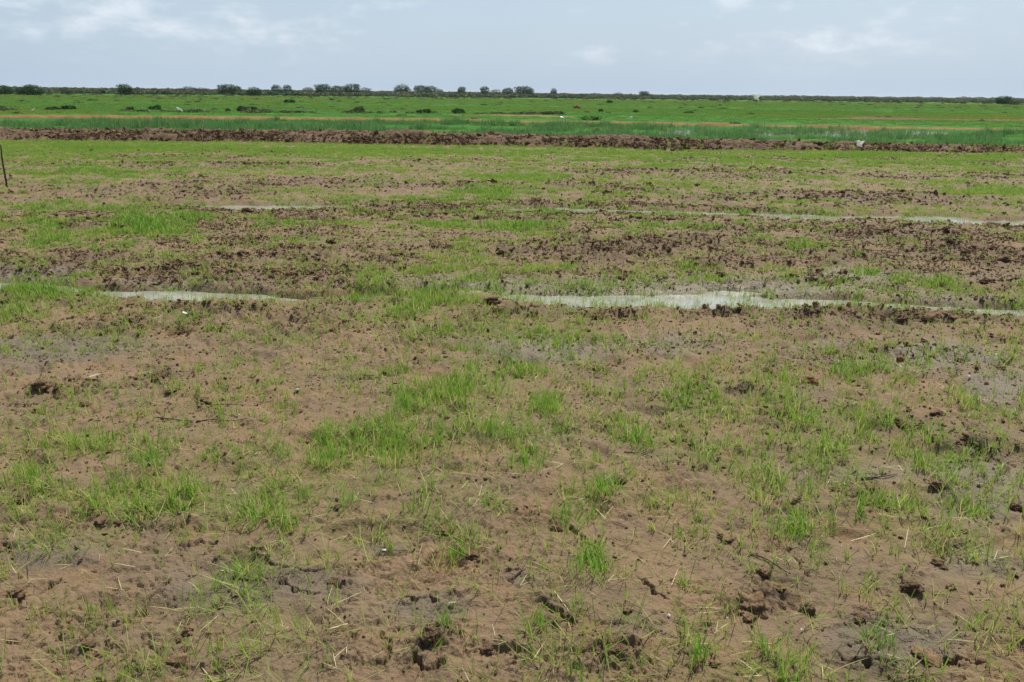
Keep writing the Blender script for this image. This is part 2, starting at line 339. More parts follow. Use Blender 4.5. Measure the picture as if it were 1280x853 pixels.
RUSH = grass_material('rush_blade', [(.035, .150, .055), (.085, .25, .075), (.18, .32, .075)], base=(.07, .12, .04), dead_amt=.08)
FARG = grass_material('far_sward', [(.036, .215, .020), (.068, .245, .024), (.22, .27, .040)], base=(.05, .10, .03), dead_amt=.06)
STRAW = grass_material('straw', [(.54, .50, .20), (.42, .46, .13), (.58, .52, .27)], base=(.5, .46, .30), dead_amt=.1, trans=.15)

def plain(name, col, rough=.6, var=.25, sc=20):
    m, t, b, o = nmat(name); q = NT(t); P = q.obj()
    c = q.mix(q.rng(q.noise(P, sc, 4), .35, .7), col, tuple(v * (1 - var) for v in col)); t.links.new(c, b.inputs['Base Color']); b.inputs['Roughness'].default_value = rough
    t.links.new(q.bump(q.noise(P, sc * 3, 3), .3, .003), b.inputs['Normal']); return m
BARK = plain('bark', (.075, .055, .04), .9, .5, 14); PALEWOOD = plain('pale_wood', (.50, .40, .28), .8, .3)
FEATHER = plain('white_feather', (.82, .82, .78), .7, .08); _t = FEATHER.node_tree; _o = [n for n in _t.nodes if n.type == 'OUTPUT_MATERIAL'][0]; _b = [n for n in _t.nodes if n.type == 'BSDF_PRINCIPLED'][0]
_tr = _t.nodes.new('ShaderNodeBsdfTranslucent'); _tr.inputs[0].default_value = (.85, .85, .80, 1); _m = _t.nodes.new('ShaderNodeMixShader'); _m.inputs[0].default_value = .5
_t.links.new(_b.outputs[0], _m.inputs[1]); _t.links.new(_tr.outputs[0], _m.inputs[2]); _t.links.new(_m.outputs[0], _o.inputs[0])
BILL = plain('yellow_bill', (.75, .45, .08), .4); LEGM = plain('dark_leg', (.05, .05, .045), .5)
SHELL = plain('shell', (.72, .68, .60), .4, .3, 60); LEAFM = plain('dry_leaf', (.42, .36, .24), .7, .35, 30); BAGM = plain('white_plastic', (.8, .8, .78), .35, .1)

def foliage_material(name, a, bb, cc):
    m, t, b, o = nmat(name); q = NT(t)
    c = q.mix(q.attr('shade'), a, bb); c = q.mix(q.rng(q.noise(q.pos(), .6, 3), .45, .7), c, cc)
    t.links.new(c, b.inputs['Base Color']); b.inputs['Roughness'].default_value = .7; b.inputs['Specular IOR Level'].default_value = .08
    tr = t.nodes.new('ShaderNodeBsdfTranslucent'); t.links.new(c, tr.inputs[0]); mx = t.nodes.new('ShaderNodeMixShader'); mx.inputs[0].default_value = .2
    t.links.new(b.outputs[0], mx.inputs[1]); t.links.new(tr.outputs[0], mx.inputs[2]); t.links.new(mx.outputs[0], o.inputs[0]); return m
TREEF = foliage_material('dark_foliage', (.020, .068, .018), (.045, .112, .028), (.032, .09, .024))
SCRUBF = foliage_material('scrub_foliage', (.105, .135, .055), (.13, .150, .070), (.16, .150, .080))
GREYF = foliage_material('grey_scrub_foliage', (.060, .100, .045), (.085, .120, .055), (.10, .120, .060))
def water_material():
    m, t, b, o = nmat('muddy_water'); q = NT(t); P = q.pos()
    t.links.new(q.mix(q.noise(P, 2.5, 3), (.29, .295, .235), (.35, .35, .285)), b.inputs['Base Color'])
    b.inputs['Roughness'].default_value = .05; b.inputs['IOR'].default_value = 1.33
    t.links.new(q.bump(q.noise(P, 9, 4), .22, .010), b.inputs['Normal'])
    tr = t.nodes.new('ShaderNodeBsdfTransparent'); tr.inputs[0].default_value = (.80, .78, .66, 1)
    mx = t.nodes.new('ShaderNodeMixShader'); t.links.new(q.rng(q.noise(P, 3.2, 4), .35, .65, .04, .30), mx.inputs[0])
    t.links.new(b.outputs[0], mx.inputs[1]); t.links.new(tr.outputs[0], mx.inputs[2]); t.links.new(mx.outputs[0], o.inputs[0]); return m
WATERM = water_material()

# ------------------------------------------------------------------ the ground: one sheet to the horizon, fine where the camera looks
rr = [0.0, .45, .8, 1.1, 1.35]
while rr[-1] < 9500:
    r = rr[-1]
    k = np.interp(r, [1.3, 3, 4.5, 12, 40, 120, 9000], [.0022, .0026, .0045, .0075, .014, .05, .12])
    rr.append(r * (1 + k))
rr = np.array(rr[1:])
ang = np.concatenate([np.linspace(-180, -78, 30, endpoint=False), np.linspace(-78, -42, 130, endpoint=False), np.linspace(-42, 42, 840), np.linspace(42, 78, 131)[1:-1], np.linspace(78, 180, 30, endpoint=False)])
ang = np.radians(ang)
A, RR = np.meshgrid(ang, rr); GX = (RR * np.sin(A)).ravel(); GY = (RR * np.cos(A)).ravel()
gm = maps(GX, GY); GZ = height(GX, GY, gm)
gr = np.hypot(GX, GY)
far = sstep(31.8, 33.5, GY + (fbm(GX * .2, GY * .2, 2, 2) - .5) * 1.5)
# low wet ground in the reed paddy
PXg, PYg = to_px(GX, GY)
FPOND = [(870,165,50,4,1),(985,166,60,3.5,1),(1110,167,90,4,1),(1060,163,60,3,.9),(1230,170,50,2,.6)]
fp = blobs(PXg, PYg, FPOND) * (GY > 33)
GZ = GZ - sstep(.2, .6, fp) * .12
v = np.stack([GX, GY, GZ], 1)
nr, nc = len(rr), len(ang)
F = grid_faces(nr, nc, True)[:, ::-1]
cen = len(v); v = np.vstack([v, [[0, 0, .01]]])
fan = np.stack([np.full(nc, cen), (np.arange(nc) + 1) % nc, np.arange(nc)], 1)[:, ::-1]
ext = lambda a, x: np.append(a, x)
me = new_mesh('ground', v, np.concatenate([F.ravel(), fan.ravel()]), np.concatenate([np.full(len(F), 4), np.full(nc, 3)]),
              dict(veg=ext(gm[0], .2), clod=ext(gm[1], .2), wet=ext(gm[2], .2), far=ext(far, 0), shore=ext(sstep(.02, .2, gm[3]), 0), dist=ext(sstep(200, 700, gr), 0)))
link('ground', me, MUD, kind='structure', label='rough brown mud of the half-flooded rice field reaching to the horizon')
print('ground', len(F))

# water sheets, each lying in its own hollow
def sheet(name, x0, y0, x1, y1, z, label):
    a, b, c_, d = pix(x0, y1), pix(x1, y1), pix(x1, y0), pix(x0, y0)
    vs = [(p.x, p.y, z) for p in (a, b, c_, d)]
    return link(name, new_mesh(name, vs, [0, 1, 2, 3], [4], smooth=False), WATERM, kind='structure', label=label)
def band(name, pts, z, label):
    """strip of water: pts are (x, y_far, y_near) across the picture"""
    vs = []; 
    for x, y0, y1 in pts:
        a = pix(x, y0); b = pix(x, y1); vs += [(a.x, a.y, z), (b.x, b.y, z)]
    n = len(pts); f = [(2 * i + 1, 2 * i + 3, 2 * i + 2, 2 * i) for i in range(n - 1)]
    return link(name, new_mesh(name, vs, f, [4] * len(f), smooth=False), WATERM, kind='structure', label=label)
band('water', [(-250, 340, 372), (0, 344, 374), (300, 350, 382), (640, 350, 388), (1280, 360, 404), (1500, 364, 408)], WATER_Z, 'pale shallow puddle strip crossing the field behind the near mud')
band('water', [(-100, 250, 264), (640, 252, 268), (1280, 264, 288), (1450, 266, 292)], WATER_Z, 'thin second strip of standing water further back')
band('water', [(300, 184, 188.5), (700, 186, 190), (1000, 187, 191)], WATER_Z, 'narrow glint of water at the foot of the ploughed bank')
band('water', [(790, 158.5, 172), (1000, 159.5, 174), (1300, 162, 177)], -.055, 'flooded paddy shining through the reeds behind the bank')

# ------------------------------------------------------------------ banks
def bank(name, pts, width, hgt, mat, seg, nrow, label, seed, rough=1.0):
    """pts: (x, y of the near foot, height factor) in the photograph"""
    P3 = [(*pix(x, y).xy, hf) for x, y, hf in pts]
    xs = np.array([p[0] for p in P3]); ys = np.array([p[1] for p in P3]); hs = np.array([p[2] for p in P3])
    n = int((xs[-1] - xs[0]) / seg); U = np.linspace(xs[0], xs[-1], n); YB = np.interp(U, xs, ys); HB = np.interp(U, xs, hs)
    T = np.linspace(0, 1, nrow)
    Ug, Tg = np.meshgrid(U, T); Yg = YB[None, :] + Tg * width + (fbm(Ug * .5, Tg * .7, 3, seed + 4) - .5) * width * .35
    prof = np.sin(np.pi * Tg) ** .8 
    H = hgt * HB[None, :] * prof * (.62 + .75 * fbm(Ug * .55, Yg * .9, 3, seed))
    H += (fbm(Ug * 2.2, Yg * 2.8, 4, seed + 9) - .45) * .30 * rough * hgt / .45 * np.sqrt(np.clip(prof, 0, 1))
    ridge = np.clip(1 - np.abs(fbm(Ug * 2.6, Yg * 3.4, 3, seed + 19) * 2 - 1) * 3, 0, 1); H += ridge * .12 * rough * hgt / .45 * np.sqrt(np.clip(prof, 0, 1))
    H = H - .06
    v = np.stack([Ug.ravel(), Yg.ravel(), H.ravel()], 1)
    o = link(name, new_mesh(name, v, grid_faces(nrow, n), np.full((nrow - 1) * (n - 1), 4)), mat, kind='structure', label=label)
    return U, YB, HB
mainb = bank('earth_bank', [(-260, 175, 1), (0, 176, 1), (160, 178, 1.05), (320, 178.5, 1.05), (480, 182, 1.1), (640, 184, .95), (800, 187, .95), (960, 189, .72), (1120, 191.5, .58), (1280, 193, .50), (1500, 196, .5)], 3.2, .35, BANKM, .06, 52, 'ploughed ridge of dark brown earth between field and reeds', 5)
bank('earth_bank', [(-250, 147.5, 1), (0, 148, 1), (160, 149, 1), (320, 150, 1), (480, 151.5, 1), (560, 152.5, 1), (640, 154, .7), (760, 156.5, 1.1), (850, 157.5, 1), (960, 159, .8), (1120, 161.5, .7), (1280, 164, .6), (1450, 167, .6)], 1.5, .20, ORANGEM, .14, 20, 'thin orange-brown earth bank beyond the reed strip', 15, .8)
bank('earth_bank', [(560, 144.5, .5), (640, 145.5, .8), (690, 146.5, .8), (722, 147.5, .4)], 2.2, .16, ORANGEM, .2, 14, 'short brown bank left of the bright green clump', 25, .7)
bank('earth_bank', [(1030, 149.5, .4), (1080, 150, 1), (1170, 151, .8), (1280, 152.5, .7), (1500, 156, .7)], 3.0, .22, BANKM, .2, 14, 'dark low bank across the right-hand green paddy', 35, .7)

# ------------------------------------------------------------------ scattering
def blade(vs, fs, tt, sh, x, y, h, w, lean, az, curl, shade, seg=4, z0=-.01, flop=0.):
    """one tapering grass leaf"""
    dx, dy = math.cos(az), math.sin(az); px_, py_ = -dy, dx
    tw = random.uniform(-.9, .9)
    px_, py_ = px_ * math.cos(tw) + dx * math.sin(tw), py_ * math.cos(tw) + dy * math.sin(tw)
    i0 = len(vs); a = lean; cx, cz = 0, z0
    for k in range(seg + 1):
        u = k / seg; ww = w * (.55 + .9 * u) * (1 - u) ** .6 if u < 1 else 0
        X, Y = x + dx * cx, y + dy * cx
        if k < seg: vs += [(X - px_ * ww / 2, Y - py_ * ww / 2, max(cz, -.02)), (X + px_ * ww / 2, Y + py_ * ww / 2, max(cz, -.02))]; tt += [u, u]; sh += [shade, shade]
        else: vs.append((X, Y, max(cz, .001))); tt.append(1); sh.append(shade)
        cx += math.sin(a) * h / seg; cz += math.cos(a) * h / seg; a += curl / seg
    for k in range(seg - 1): fs.append((i0 + 2 * k, i0 + 2 * k + 1, i0 + 2 * k + 3, i0 + 2 * k + 2))
    fs.append((i0 + 2 * seg - 2, i0 + 2 * seg - 1, i0 + 2 * seg))
def mesh_from(name, vs, fs, tt, sh, mat, smooth=False):
    flat = [i for f in fs for i in f]
    me = new_mesh(name, vs, flat, [len(f) for f in fs], dict(t=tt, shade=sh), smooth); me.materials.append(mat); return me
def seedling(vs, fs, tt, sh, x, y, h, w=.0032, n=3, seg=4, spread=1.0):
    az = random.uniform(0, 6.28)
    for k in range(n):
        blade(vs, fs, tt, sh, x + random.gauss(0, .002), y + random.gauss(0, .002), h * random.uniform(.55, 1.05), w * random.uniform(.75, 1.2),
              abs(random.gauss(.02, .16)) * spread, az + k * 2.6 + random.gauss(0, .5), max(0, random.gauss(.35, .4)) * spread, random.random(), seg)
def tuft_mesh(name, n, rad, h, mat, w=.0032, nb=3, seg=3, spread=1.0, hv=.25):
    vs, fs, tt, sh = [], [], [], []
    for _ in range(n):
        a = random.uniform(0, 6.28); r = rad * math.sqrt(random.random())
        seedling(vs, fs, tt, sh, r * math.cos(a), r * math.sin(a), h * random.uniform(1 - hv, 1 + hv) * (1 - .3 * r / max(rad, .001)), w, nb, seg, spread)
    return mesh_from(name, vs, fs, tt, sh, mat)

def proto_collection(name, meshes):
    c = bpy.data.collections.new(name)
    for i, me in enumerate(meshes):
        o = bpy.data.objects.new('%s_proto_%02d' % (name, i), me); c.objects.link(o)
    return c
def scatter(name, P, rot, scl, pick, tint, col, label, parent=None):
    me = bpy.data.meshes.new(name); n = len(P); me.vertices.add(n); me.vertices.foreach_set('co', np.asarray(P, np.float32).ravel())
    for nm, arr in (('rot', rot), ('scl', scl)):
        at = me.attributes.new(nm, 'FLOAT_VECTOR', 'POINT'); at.data.foreach_set('vector', np.asarray(arr, np.float32).ravel())
    at = me.attributes.new('pick', 'INT', 'POINT'); at.data.foreach_set('value', np.asarray(pick, np.int32))
    at = me.attributes.new('tint', 'FLOAT', 'POINT'); at.data.foreach_set('value', np.asarray(tint, np.float32))
    me.update()
    o = link(name, me, None, kind='stuff', label=label)
    g = bpy.data.node_groups.new(name + '_scatter', 'GeometryNodeTree')
    g.interface.new_socket('Geometry', in_out='INPUT', socket_type='NodeSocketGeometry'); g.interface.new_socket('Geometry', in_out='OUTPUT', socket_type='NodeSocketGeometry')
    gi = g.nodes.new('NodeGroupInput'); go = g.nodes.new('NodeGroupOutput'); ip = g.nodes.new('GeometryNodeInstanceOnPoints')
    ci = g.nodes.new('GeometryNodeCollectionInfo'); ci.inputs['Collection'].default_value = col; ci.inputs['Separate Children'].default_value = True; ci.inputs['Reset Children'].default_value = True
    def na(nm, dt):
        x = g.nodes.new('GeometryNodeInputNamedAttribute'); x.data_type = dt; x.inputs['Name'].default_value = nm; return x.outputs['Attribute']
    er = g.nodes.new('FunctionNodeEulerToRotation'); g.links.new(na('rot', 'FLOAT_VECTOR'), er.inputs[0])
    g.links.new(gi.outputs[0], ip.inputs['Points']); g.links.new(ci.outputs[0], ip.inputs['Instance']); ip.inputs['Pick Instance'].default_value = True
    g.links.new(na('pick', 'INT'), ip.inputs['Instance Index']); g.links.new(er.outputs[0], ip.inputs['Rotation']); g.links.new(na('scl', 'FLOAT_VECTOR'), ip.inputs['Scale'])
    g.links.new(ip.outputs[0], go.inputs[0])
    md = o.modifiers.new('scatter', 'NODES'); md.node_group = g
    print(name, n); return o
def sector(n, r0, r1, half=41):
    # a wedge whose tip lies behind the camera, so that the cover goes on well outside the frame
    back = 4.0; R1 = r1 + back; area = math.radians(half) * R1 * R1; want = n / (math.radians(half) * (r1 * r1 - r0 * r0)); k = int(area * want)
    a = np.radians(RNG.uniform(-half, half, k)); r = np.sqrt(RNG.uniform(0, R1 * R1, k)); x = r * np.sin(a); y = r * np.cos(a) - back; q = np.hypot(x, y)
    m = (q > r0) & (q < r1) & (y > -1.5); return x[m], y[m]
def rot_rand(n, tilt=.1):
    return np.stack([RNG.normal(0, tilt, n), RNG.normal(0, tilt, n), RNG.uniform(0, 6.28, n)], 1)
def uni(n, lo, hi):
    s = RNG.uniform(lo, hi, n); return np.stack([s, s, s], 1)

# seedlings near the camera, one by one
protos = []
for i in range(14):
    vs, fs, tt, sh = [], [], [], []
    seedling(vs, fs, tt, sh, 0, 0, .125, .0060, random.choice([2, 2, 3, 3, 4]), 5, 1.2 if i < 10 else 2.6)
    protos.append(mesh_from('seedling', vs, fs, tt, sh, RICE))
for i in range(5): protos.append(tuft_mesh('seedling', 5, .022, .12, RICE, .005, 2, 4, 1.0))
for i in range(8):                                           # sprawling, flattened plants with long pale stems
    vs, fs, tt, sh = [], [], [], []
    for k in range(random.choice([2, 3, 4])): blade(vs, fs, tt, sh, random.gauss(0, .004), random.gauss(0, .004), random.uniform(.10, .19), random.uniform(.0048, .0066), random.uniform(.35, 1.15), random.uniform(0, 6.28), random.uniform(-.1, .5), random.uniform(.4, 1), 5)
    protos.append(mesh_from('seedling', vs, fs, tt, sh, RICE))
cN = proto_collection('seedling', protos)
x, y = sector(110000, 1.5, 9.5)
vg, cl, wt, pd = maps(x, y)
clump = sstep(.35, .7, fbm(x * 9, y * 9, 2, 66))
acc = (.045 * np.interp(np.hypot(x, y), [2, 4], [1.25, .9]) + .95 * vg * (.13 + 1.15 * sstep(.42, .66, fbm(x * 5, y * 5, 3, 68))) + .26 * sstep(.2, .6, pd) * sstep(.36, .56, fbm(x * 2.2, y * 2.2, 2, 201)) + .95 * np.clip(vg - .36, 0, 1) ** 1.2 * (.05 + 1.5 * clump)) * (1 - .25 * sstep(.5, .8, pd))
acc *= np.interp(np.hypot(x, y), [2, 6, 9], [1.35, 1.1, 1.0])
m = RNG.random(len(x)) < acc
x, y, vg = x[m], y[m], vg[m]; z = height(x, y)
n = len(x); s = RNG.uniform(.55, 1.2, n) * (.72 + .5 * vg)
scatter('rice_seedlings', np.stack([x, y, z], 1), rot_rand(n, .16), np.stack([s, s, s * RNG.uniform(.8, 1.15, n)], 1), np.where(RNG.random(n) < np.interp(np.hypot(x, y), [2, 3.2, 5], [.55, .35, .10]) * (1.2 - vg), RNG.integers(19, 27, n), RNG.integers(0, 19, n)), np.clip(RNG.normal(.66 - .45 * vg, .22, n), 0, 1), cN, 'scattered young rice seedlings growing out of the near mud')

protos = [tuft_mesh('shoot', 3, .03, .045, RICE, .0055, 2, 2, 1.8, .4) for _ in range(6)] + [tuft_mesh('shoot', 2, .02, .06, RICE, .005, 2, 3, 1.3, .4) for _ in range(3)]
cU = proto_collection('shoot', protos)
x, y = sector(95000, 2.4, 14); vg, cl, wt, pd = maps(x, y)
m = RNG.random(len(x)) < (.10 + .9 * vg) * (.25 + 1.2 * sstep(.35, .6, fbm(x * 2.2, y * 3.2, 4, 211, .6))) * .5 * np.interp(np.hypot(x, y), [2.4, 4, 6], [.12, .5, 1]) * (1 - .6 * wt)
x, y = x[m], y[m]; z = height(x, y); n = len(x)
scatter('short_shoots', np.stack([x, y, z], 1), rot_rand(n, .2), uni(n, .6, 1.3), RNG.integers(0, 9, n), np.clip(RNG.normal(.6, .25, n), 0, 1), cU, 'tiny yellow-green shoots sprouting between the larger seedlings')

# the same further off, in tufts
protos = [tuft_mesh('tuft', 13, .09, .105, RICE, .0095, 2, 3, 1.2) for _ in range(8)] + [tuft_mesh('tuft', 12, .10, .06, RICE, .010, 2, 2, 2.2) for _ in range(3)]
cM = proto_collection('tuft', protos)
x, y = sector(190000, 8.5, 37.0)
vg, cl, wt, pd = maps(x, y)
clump = sstep(.3, .7, fbm(x * 3.5, y * 3.5, 3, 67))
acc = (.06 + 1.9 * np.clip(vg - .14, 0, 1) ** 1.2 * (.35 + 1.0 * clump)) * (1 - .5 * sstep(.5, .8, pd))
m = (RNG.random(len(x)) < acc) & (y < np.interp(x, mainb[0], mainb[1]) + .15)
x, y, vg = x[m], y[m], vg[m]; z = height(x, y); n = len(x); s = RNG.uniform(.6, 1.25, n) * (.7 + .5 * vg)
scatter('young_rice', np.stack([x, y, z], 1), rot_rand(n, .1), np.stack([s, s, s * (.6 + .5 * vg)], 1), RNG.integers(0, 11, n), np.clip(RNG.normal(.62 - .55 * vg, .22, n) + (fbm(x * .5, y * 1.2, 3, 222) - .5) * .9, 0, 1), cM, 'patchy light green young rice over the ploughed field')

# fallen straw and dead leaves
protos = []
for i in range(8):
    vs, fs, tt, sh = [], [], [], []
    blade(vs, fs, tt, sh, 0, 0, random.uniform(.07, .15), .0042, 1.45, 0, random.uniform(-.1, .25), random.random(), 5, .006)
    if i % 2: blade(vs, fs, tt, sh, .01, 0, random.uniform(.05, .10), .0036, 1.3, random.uniform(-1.2, 1.2), random.uniform(0, .3), random.random(), 4, .006)
    protos.append(mesh_from('straw', vs, fs, tt, sh, STRAW))
cS = proto_collection('straw', protos)
x, y = sector(15000, 1.5, 12); vg, cl, wt, pd = maps(x, y); m = RNG.random(len(x)) < np.interp(np.hypot(x, y), [2, 5, 12], [.5, .22, .1]) * (.3 + vg); x, y = x[m], y[m]; z = height(x, y); n = len(x)
scatter('straw_litter', np.stack([x, y, z + .004], 1), rot_rand(n, .12), uni(n, .35, 1.1), RNG.integers(0, 8, n), RNG.random(n), cS, 'fallen yellow straws lying on the mud')

# clods
def clod_mesh(name, seed, mat, sub=2, amp=.34, flat=.62, lumps=1):
    """torn lump of earth: one or several fractured, pitted masses grown into each other"""
    import bmesh
    from mathutils import noise as mn
    bm = bmesh.new(); rg = random.Random(seed)
    for l in range(lumps):
        b2 = bmesh.new(); bmesh.ops.create_icosphere(b2, subdivisions=sub, radius=.5 if lumps == 1 else rg.uniform(.2, .36))
        off = Vector((0, 0, 0)) if lumps == 1 else Vector((rg.uniform(-.3, .3), rg.uniform(-.28, .28), rg.uniform(-.12, .16)))
        cuts = [(Vector((rg.gauss(0, 1), rg.gauss(0, 1), rg.gauss(0, .8))).normalized(), rg.uniform(.55, .85)) for _ in range(7)]
        o3 = Vector((seed * 1.37 + l * 5.1, seed * .61, l * 2.3))
        for v_ in b2.verts:
            r_ = v_.co.length; d = v_.co / r_; k = 1.0
            for n_, c_ in cuts:                                   # broken faces
                q_ = d.dot(n_)
                if q_ > c_: k = min(k, c_ / q_)
            k *= 1 + amp * (mn.noise(d * 1.4 + o3) + .6 * mn.noise(d * 3.5 + o3) + .45 * mn.noise(d * 8 + o3) + (.3 * mn.noise(d * 18 + o3) if sub > 2 else 0))
            v_.co = d * r_ * k; v_.co.z *= flat; v_.co += off
        t_ = bpy.data.meshes.new('t'); b2.to_mesh(t_); b2.free(); bm.from_mesh(t_); bpy.data.meshes.remove(t_)
    me = bpy.data.meshes.new(name); bm.to_mesh(me); bm.free(); me.materials.append(mat)
    me.polygons.foreach_set('use_smooth', np.full(len(me.polygons), sub > 3)); return me
protos = [clod_mesh('clod', 31 + i * 13, CLODM if i % 3 else DARKCLOD, 2, .6, .6, 1 if i < 5 else 4) for i in range(10)]
cC = proto_collection('clod', protos)
x, y = sector(90000, 1.5, 9.5); vg, cl, wt, pd = maps(x, y)
m = RNG.random(len(x)) < (.022 + 1.0 * np.clip(cl - .22, 0, 1) ** 2) * (1 - sstep(.2, .5, pd)) * np.interp(np.hypot(x, y), [2, 7], [.7, 1.2])
xt, yt = sector(210000, 1.5, 15); vt, ct, wt_, pt = maps(xt, yt); mt = RNG.random(len(xt)) < (.17 + .9 * np.clip(ct - .2, 0, 1)) * (.25 + 1.5 * sstep(.42, .62, fbm(xt * 3.5, yt * 5, 4, 72, .6))) * np.interp(np.hypot(xt, yt), [3, 5], [.8, 1.5]) * (1 - sstep(.2, .5, pt)); xt, yt = xt[mt], yt[mt]; st_ = np.exp(RNG.normal(0, .4, len(xt))) * .0055 * (1 + np.hypot(xt, yt) * .17)
x, y, cl = x[m], y[m], cl[m]; r = np.hypot(x, y); s = np.exp(RNG.normal(0, .5, len(x))) * (.009 + .009 * cl) * (1 + r * .06)
x2, y2 = sector(260000, 8.5, 36); vg2, cl2, wt2, pd2 = maps(x2, y2)
m = RNG.random(len(x2)) < (.04 + 1.15 * np.clip(cl2 - .2, 0, 1) ** 1.4) * (1 - sstep(.2, .5, pd2)) * (1 - .5 * sstep(.6, .9, vg2)) * (y2 < np.interp(x2, mainb[0], mainb[1]) + .2)
x2, y2, cl2 = x2[m], y2[m], cl2[m]; s2 = np.exp(RNG.normal(0, .5, len(x2))) * (.013 + .018 * cl2)
x = np.concatenate([x, x2, xt]); y = np.concatenate([y, y2, yt]); s = np.minimum(np.concatenate([s, s2, st_]), .11); z = height(x, y); n = len(x)
scatter('mud_clods', np.stack([x, y, z + s * .12], 1), rot_rand(n, .4), np.stack([s * RNG.uniform(.8, 1.6, n), s * RNG.uniform(.8, 1.3, n), s], 1), RNG.integers(0, 10, n), RNG.random(n), cC, 'countless small brown clods turned up across the field')
# clods on the main bank
U, YB, HB = mainb
n = 13000; i = RNG.integers(0, len(U), n); t_ = RNG.beta(1.6, 2.2, n); x = U[i] + RNG.normal(0, .03, n); y = YB[i] + t_ * 2.9; z = .35 * HB[i] * np.sin(np.pi * np.clip(t_ * .86, 0, 1)) ** .8 - .03 + RNG.normal(.01, .03, n)
s = np.minimum(np.exp(RNG.normal(0, .45, n)) * .072, .24)
scatter('bank_clods', np.stack([x, y, z], 1), rot_rand(n, .5), np.stack([s * RNG.uniform(1, 2, n), s, s * RNG.uniform(.6, 1, n)], 1), RNG.integers(0, 10, n), RNG.random(n), cC, 'heaped dark clods along the ploughed ridge')

n = 900; i = np.clip((len(U) * RNG.beta(1.6, 1.0, n)).astype(int), 0, len(U) - 1); t_ = RNG.random(n); x = U[i]; y = YB[i] + t_ * 2.9; k = RNG.random(n) < sstep(.42, .62, fbm(x * .35, y * .6, 3, 231)) + .08; x, y, t_, i = x[k], y[k], t_[k], i[k]; n = len(x)
scatter('bank_grass', np.stack([x, y, .30 * HB[i] * np.sin(np.pi * np.clip(t_ * .86, 0, 1)) ** .8 - .02], 1), rot_rand(n, .15), uni(n, .7, 2.2), RNG.integers(0, 11, n), RNG.random(n), cM, 'stray green tufts growing through the ploughed ridge')

# reeds and rushes behind the bank
protos = [tuft_mesh('rush', 9, .14, .36, RUSH, .016, 2, 3, .8, .35) for _ in range(7)]
cR = proto_collection('rush', protos)
x, y = sector(60000, 31.5, 58, 42)
PX, PY = to_px(x, y)
bb = fbm(x * .35, y * .5, 3, 88); gapy = np.interp(PX, [0, 480, 640, 850, 1280], [150, 153, 156, 160, 166])
near_edge = YB[0] * 0 + np.interp(x, U, YB) + 2.6
dens = (.22 + 1.1 * sstep(.36, .66, bb)) * (y > near_edge) * (PY > gapy - 1)
dens *= 1 - .72 * sstep(.12, .5, blobs(PX, PY, [(870,164,60,4.5,1),(985,165.5,70,4.5,1),(1110,166,100,5,1),(1060,163,60,4,.9)]))
dens *= 1 - .8 * np.exp(-((PX - 740) / 22.) ** 2 - ((PY - 163) / 6.) ** 2)
m = RNG.random(len(x)) < dens * .72; x, y, bb = x[m], y[m], bb[m]; n = len(x); s = RNG.uniform(.35, 1.05, n) * (.5 + .75 * sstep(.42, .7, bb) + .7 * sstep(.55, .7, fbm(x * .9, y * .7, 2, 99)))
scatter('reeds', np.stack([x, y, np.full(n, -.03)], 1), rot_rand(n, .08), np.stack([s, s, s], 1), RNG.integers(0, 7, n), np.clip(RNG.normal(.75 - .6 * sstep(.35, .65, bb), .28, n), 0, 1), cR, 'blue-green reeds and rushes standing behind the ploughed bank')

# far sward
protos = [tuft_mesh('sward', 30, .75, .30, FARG, .05, 2, 2, 1.2, .4) for _ in range(6)]
cF = proto_collection('sward', protos)
x, y = sector(44000, 54, 330, 42)
k = RNG.random(len(x)) < np.interp(np.hypot(x, y), [54, 120, 330], [1, .75, .45]); x, y = x[k], y[k]
xa, ya = sector(14000, 52, 130, 42); x = np.append(x, xa); y = np.append(y, ya)
PX, PY = to_px(x, y)
gapy = np.interp(PX, [0, 320, 480, 560, 640, 760, 850, 960, 1280], [143, 145, 147, 148, 149, 151.5, 153, 154.5, 160])
lim = np.interp(PX, [0, 480, 640, 850, 1280], [150, 153, 156, 160, 166])
st = fbm(x * .018, y * .16, 3, 91); m = (PY < gapy) & (RNG.random(len(x)) < .35 + 1.2 * st)
x, y, st, PX, PY = x[m], y[m], st[m], PX[m], PY[m]; n = len(x); d = np.hypot(x, y); s = RNG.uniform(.6, 1.1, n) * np.interp(d, [54, 150, 330], [.55, 1, 1.9])
bright = np.exp(-((PX - 960) / 360) ** 2 - ((PY - 146) / 12) ** 2)
scatter('distant_paddy', np.stack([x, y, np.zeros(n)], 1), rot_rand(n, .05), np.stack([s * 1.3, s * 1.3, s * .55 * (1 + (st > .58) * .5)], 1), RNG.integers(0, 6, n), np.clip(RNG.normal(.50, .22, n) + (st - .5) * 2.6 - bright * .3, 0, 1), cF, 'bright green paddies and rough grass stretching into the distance')

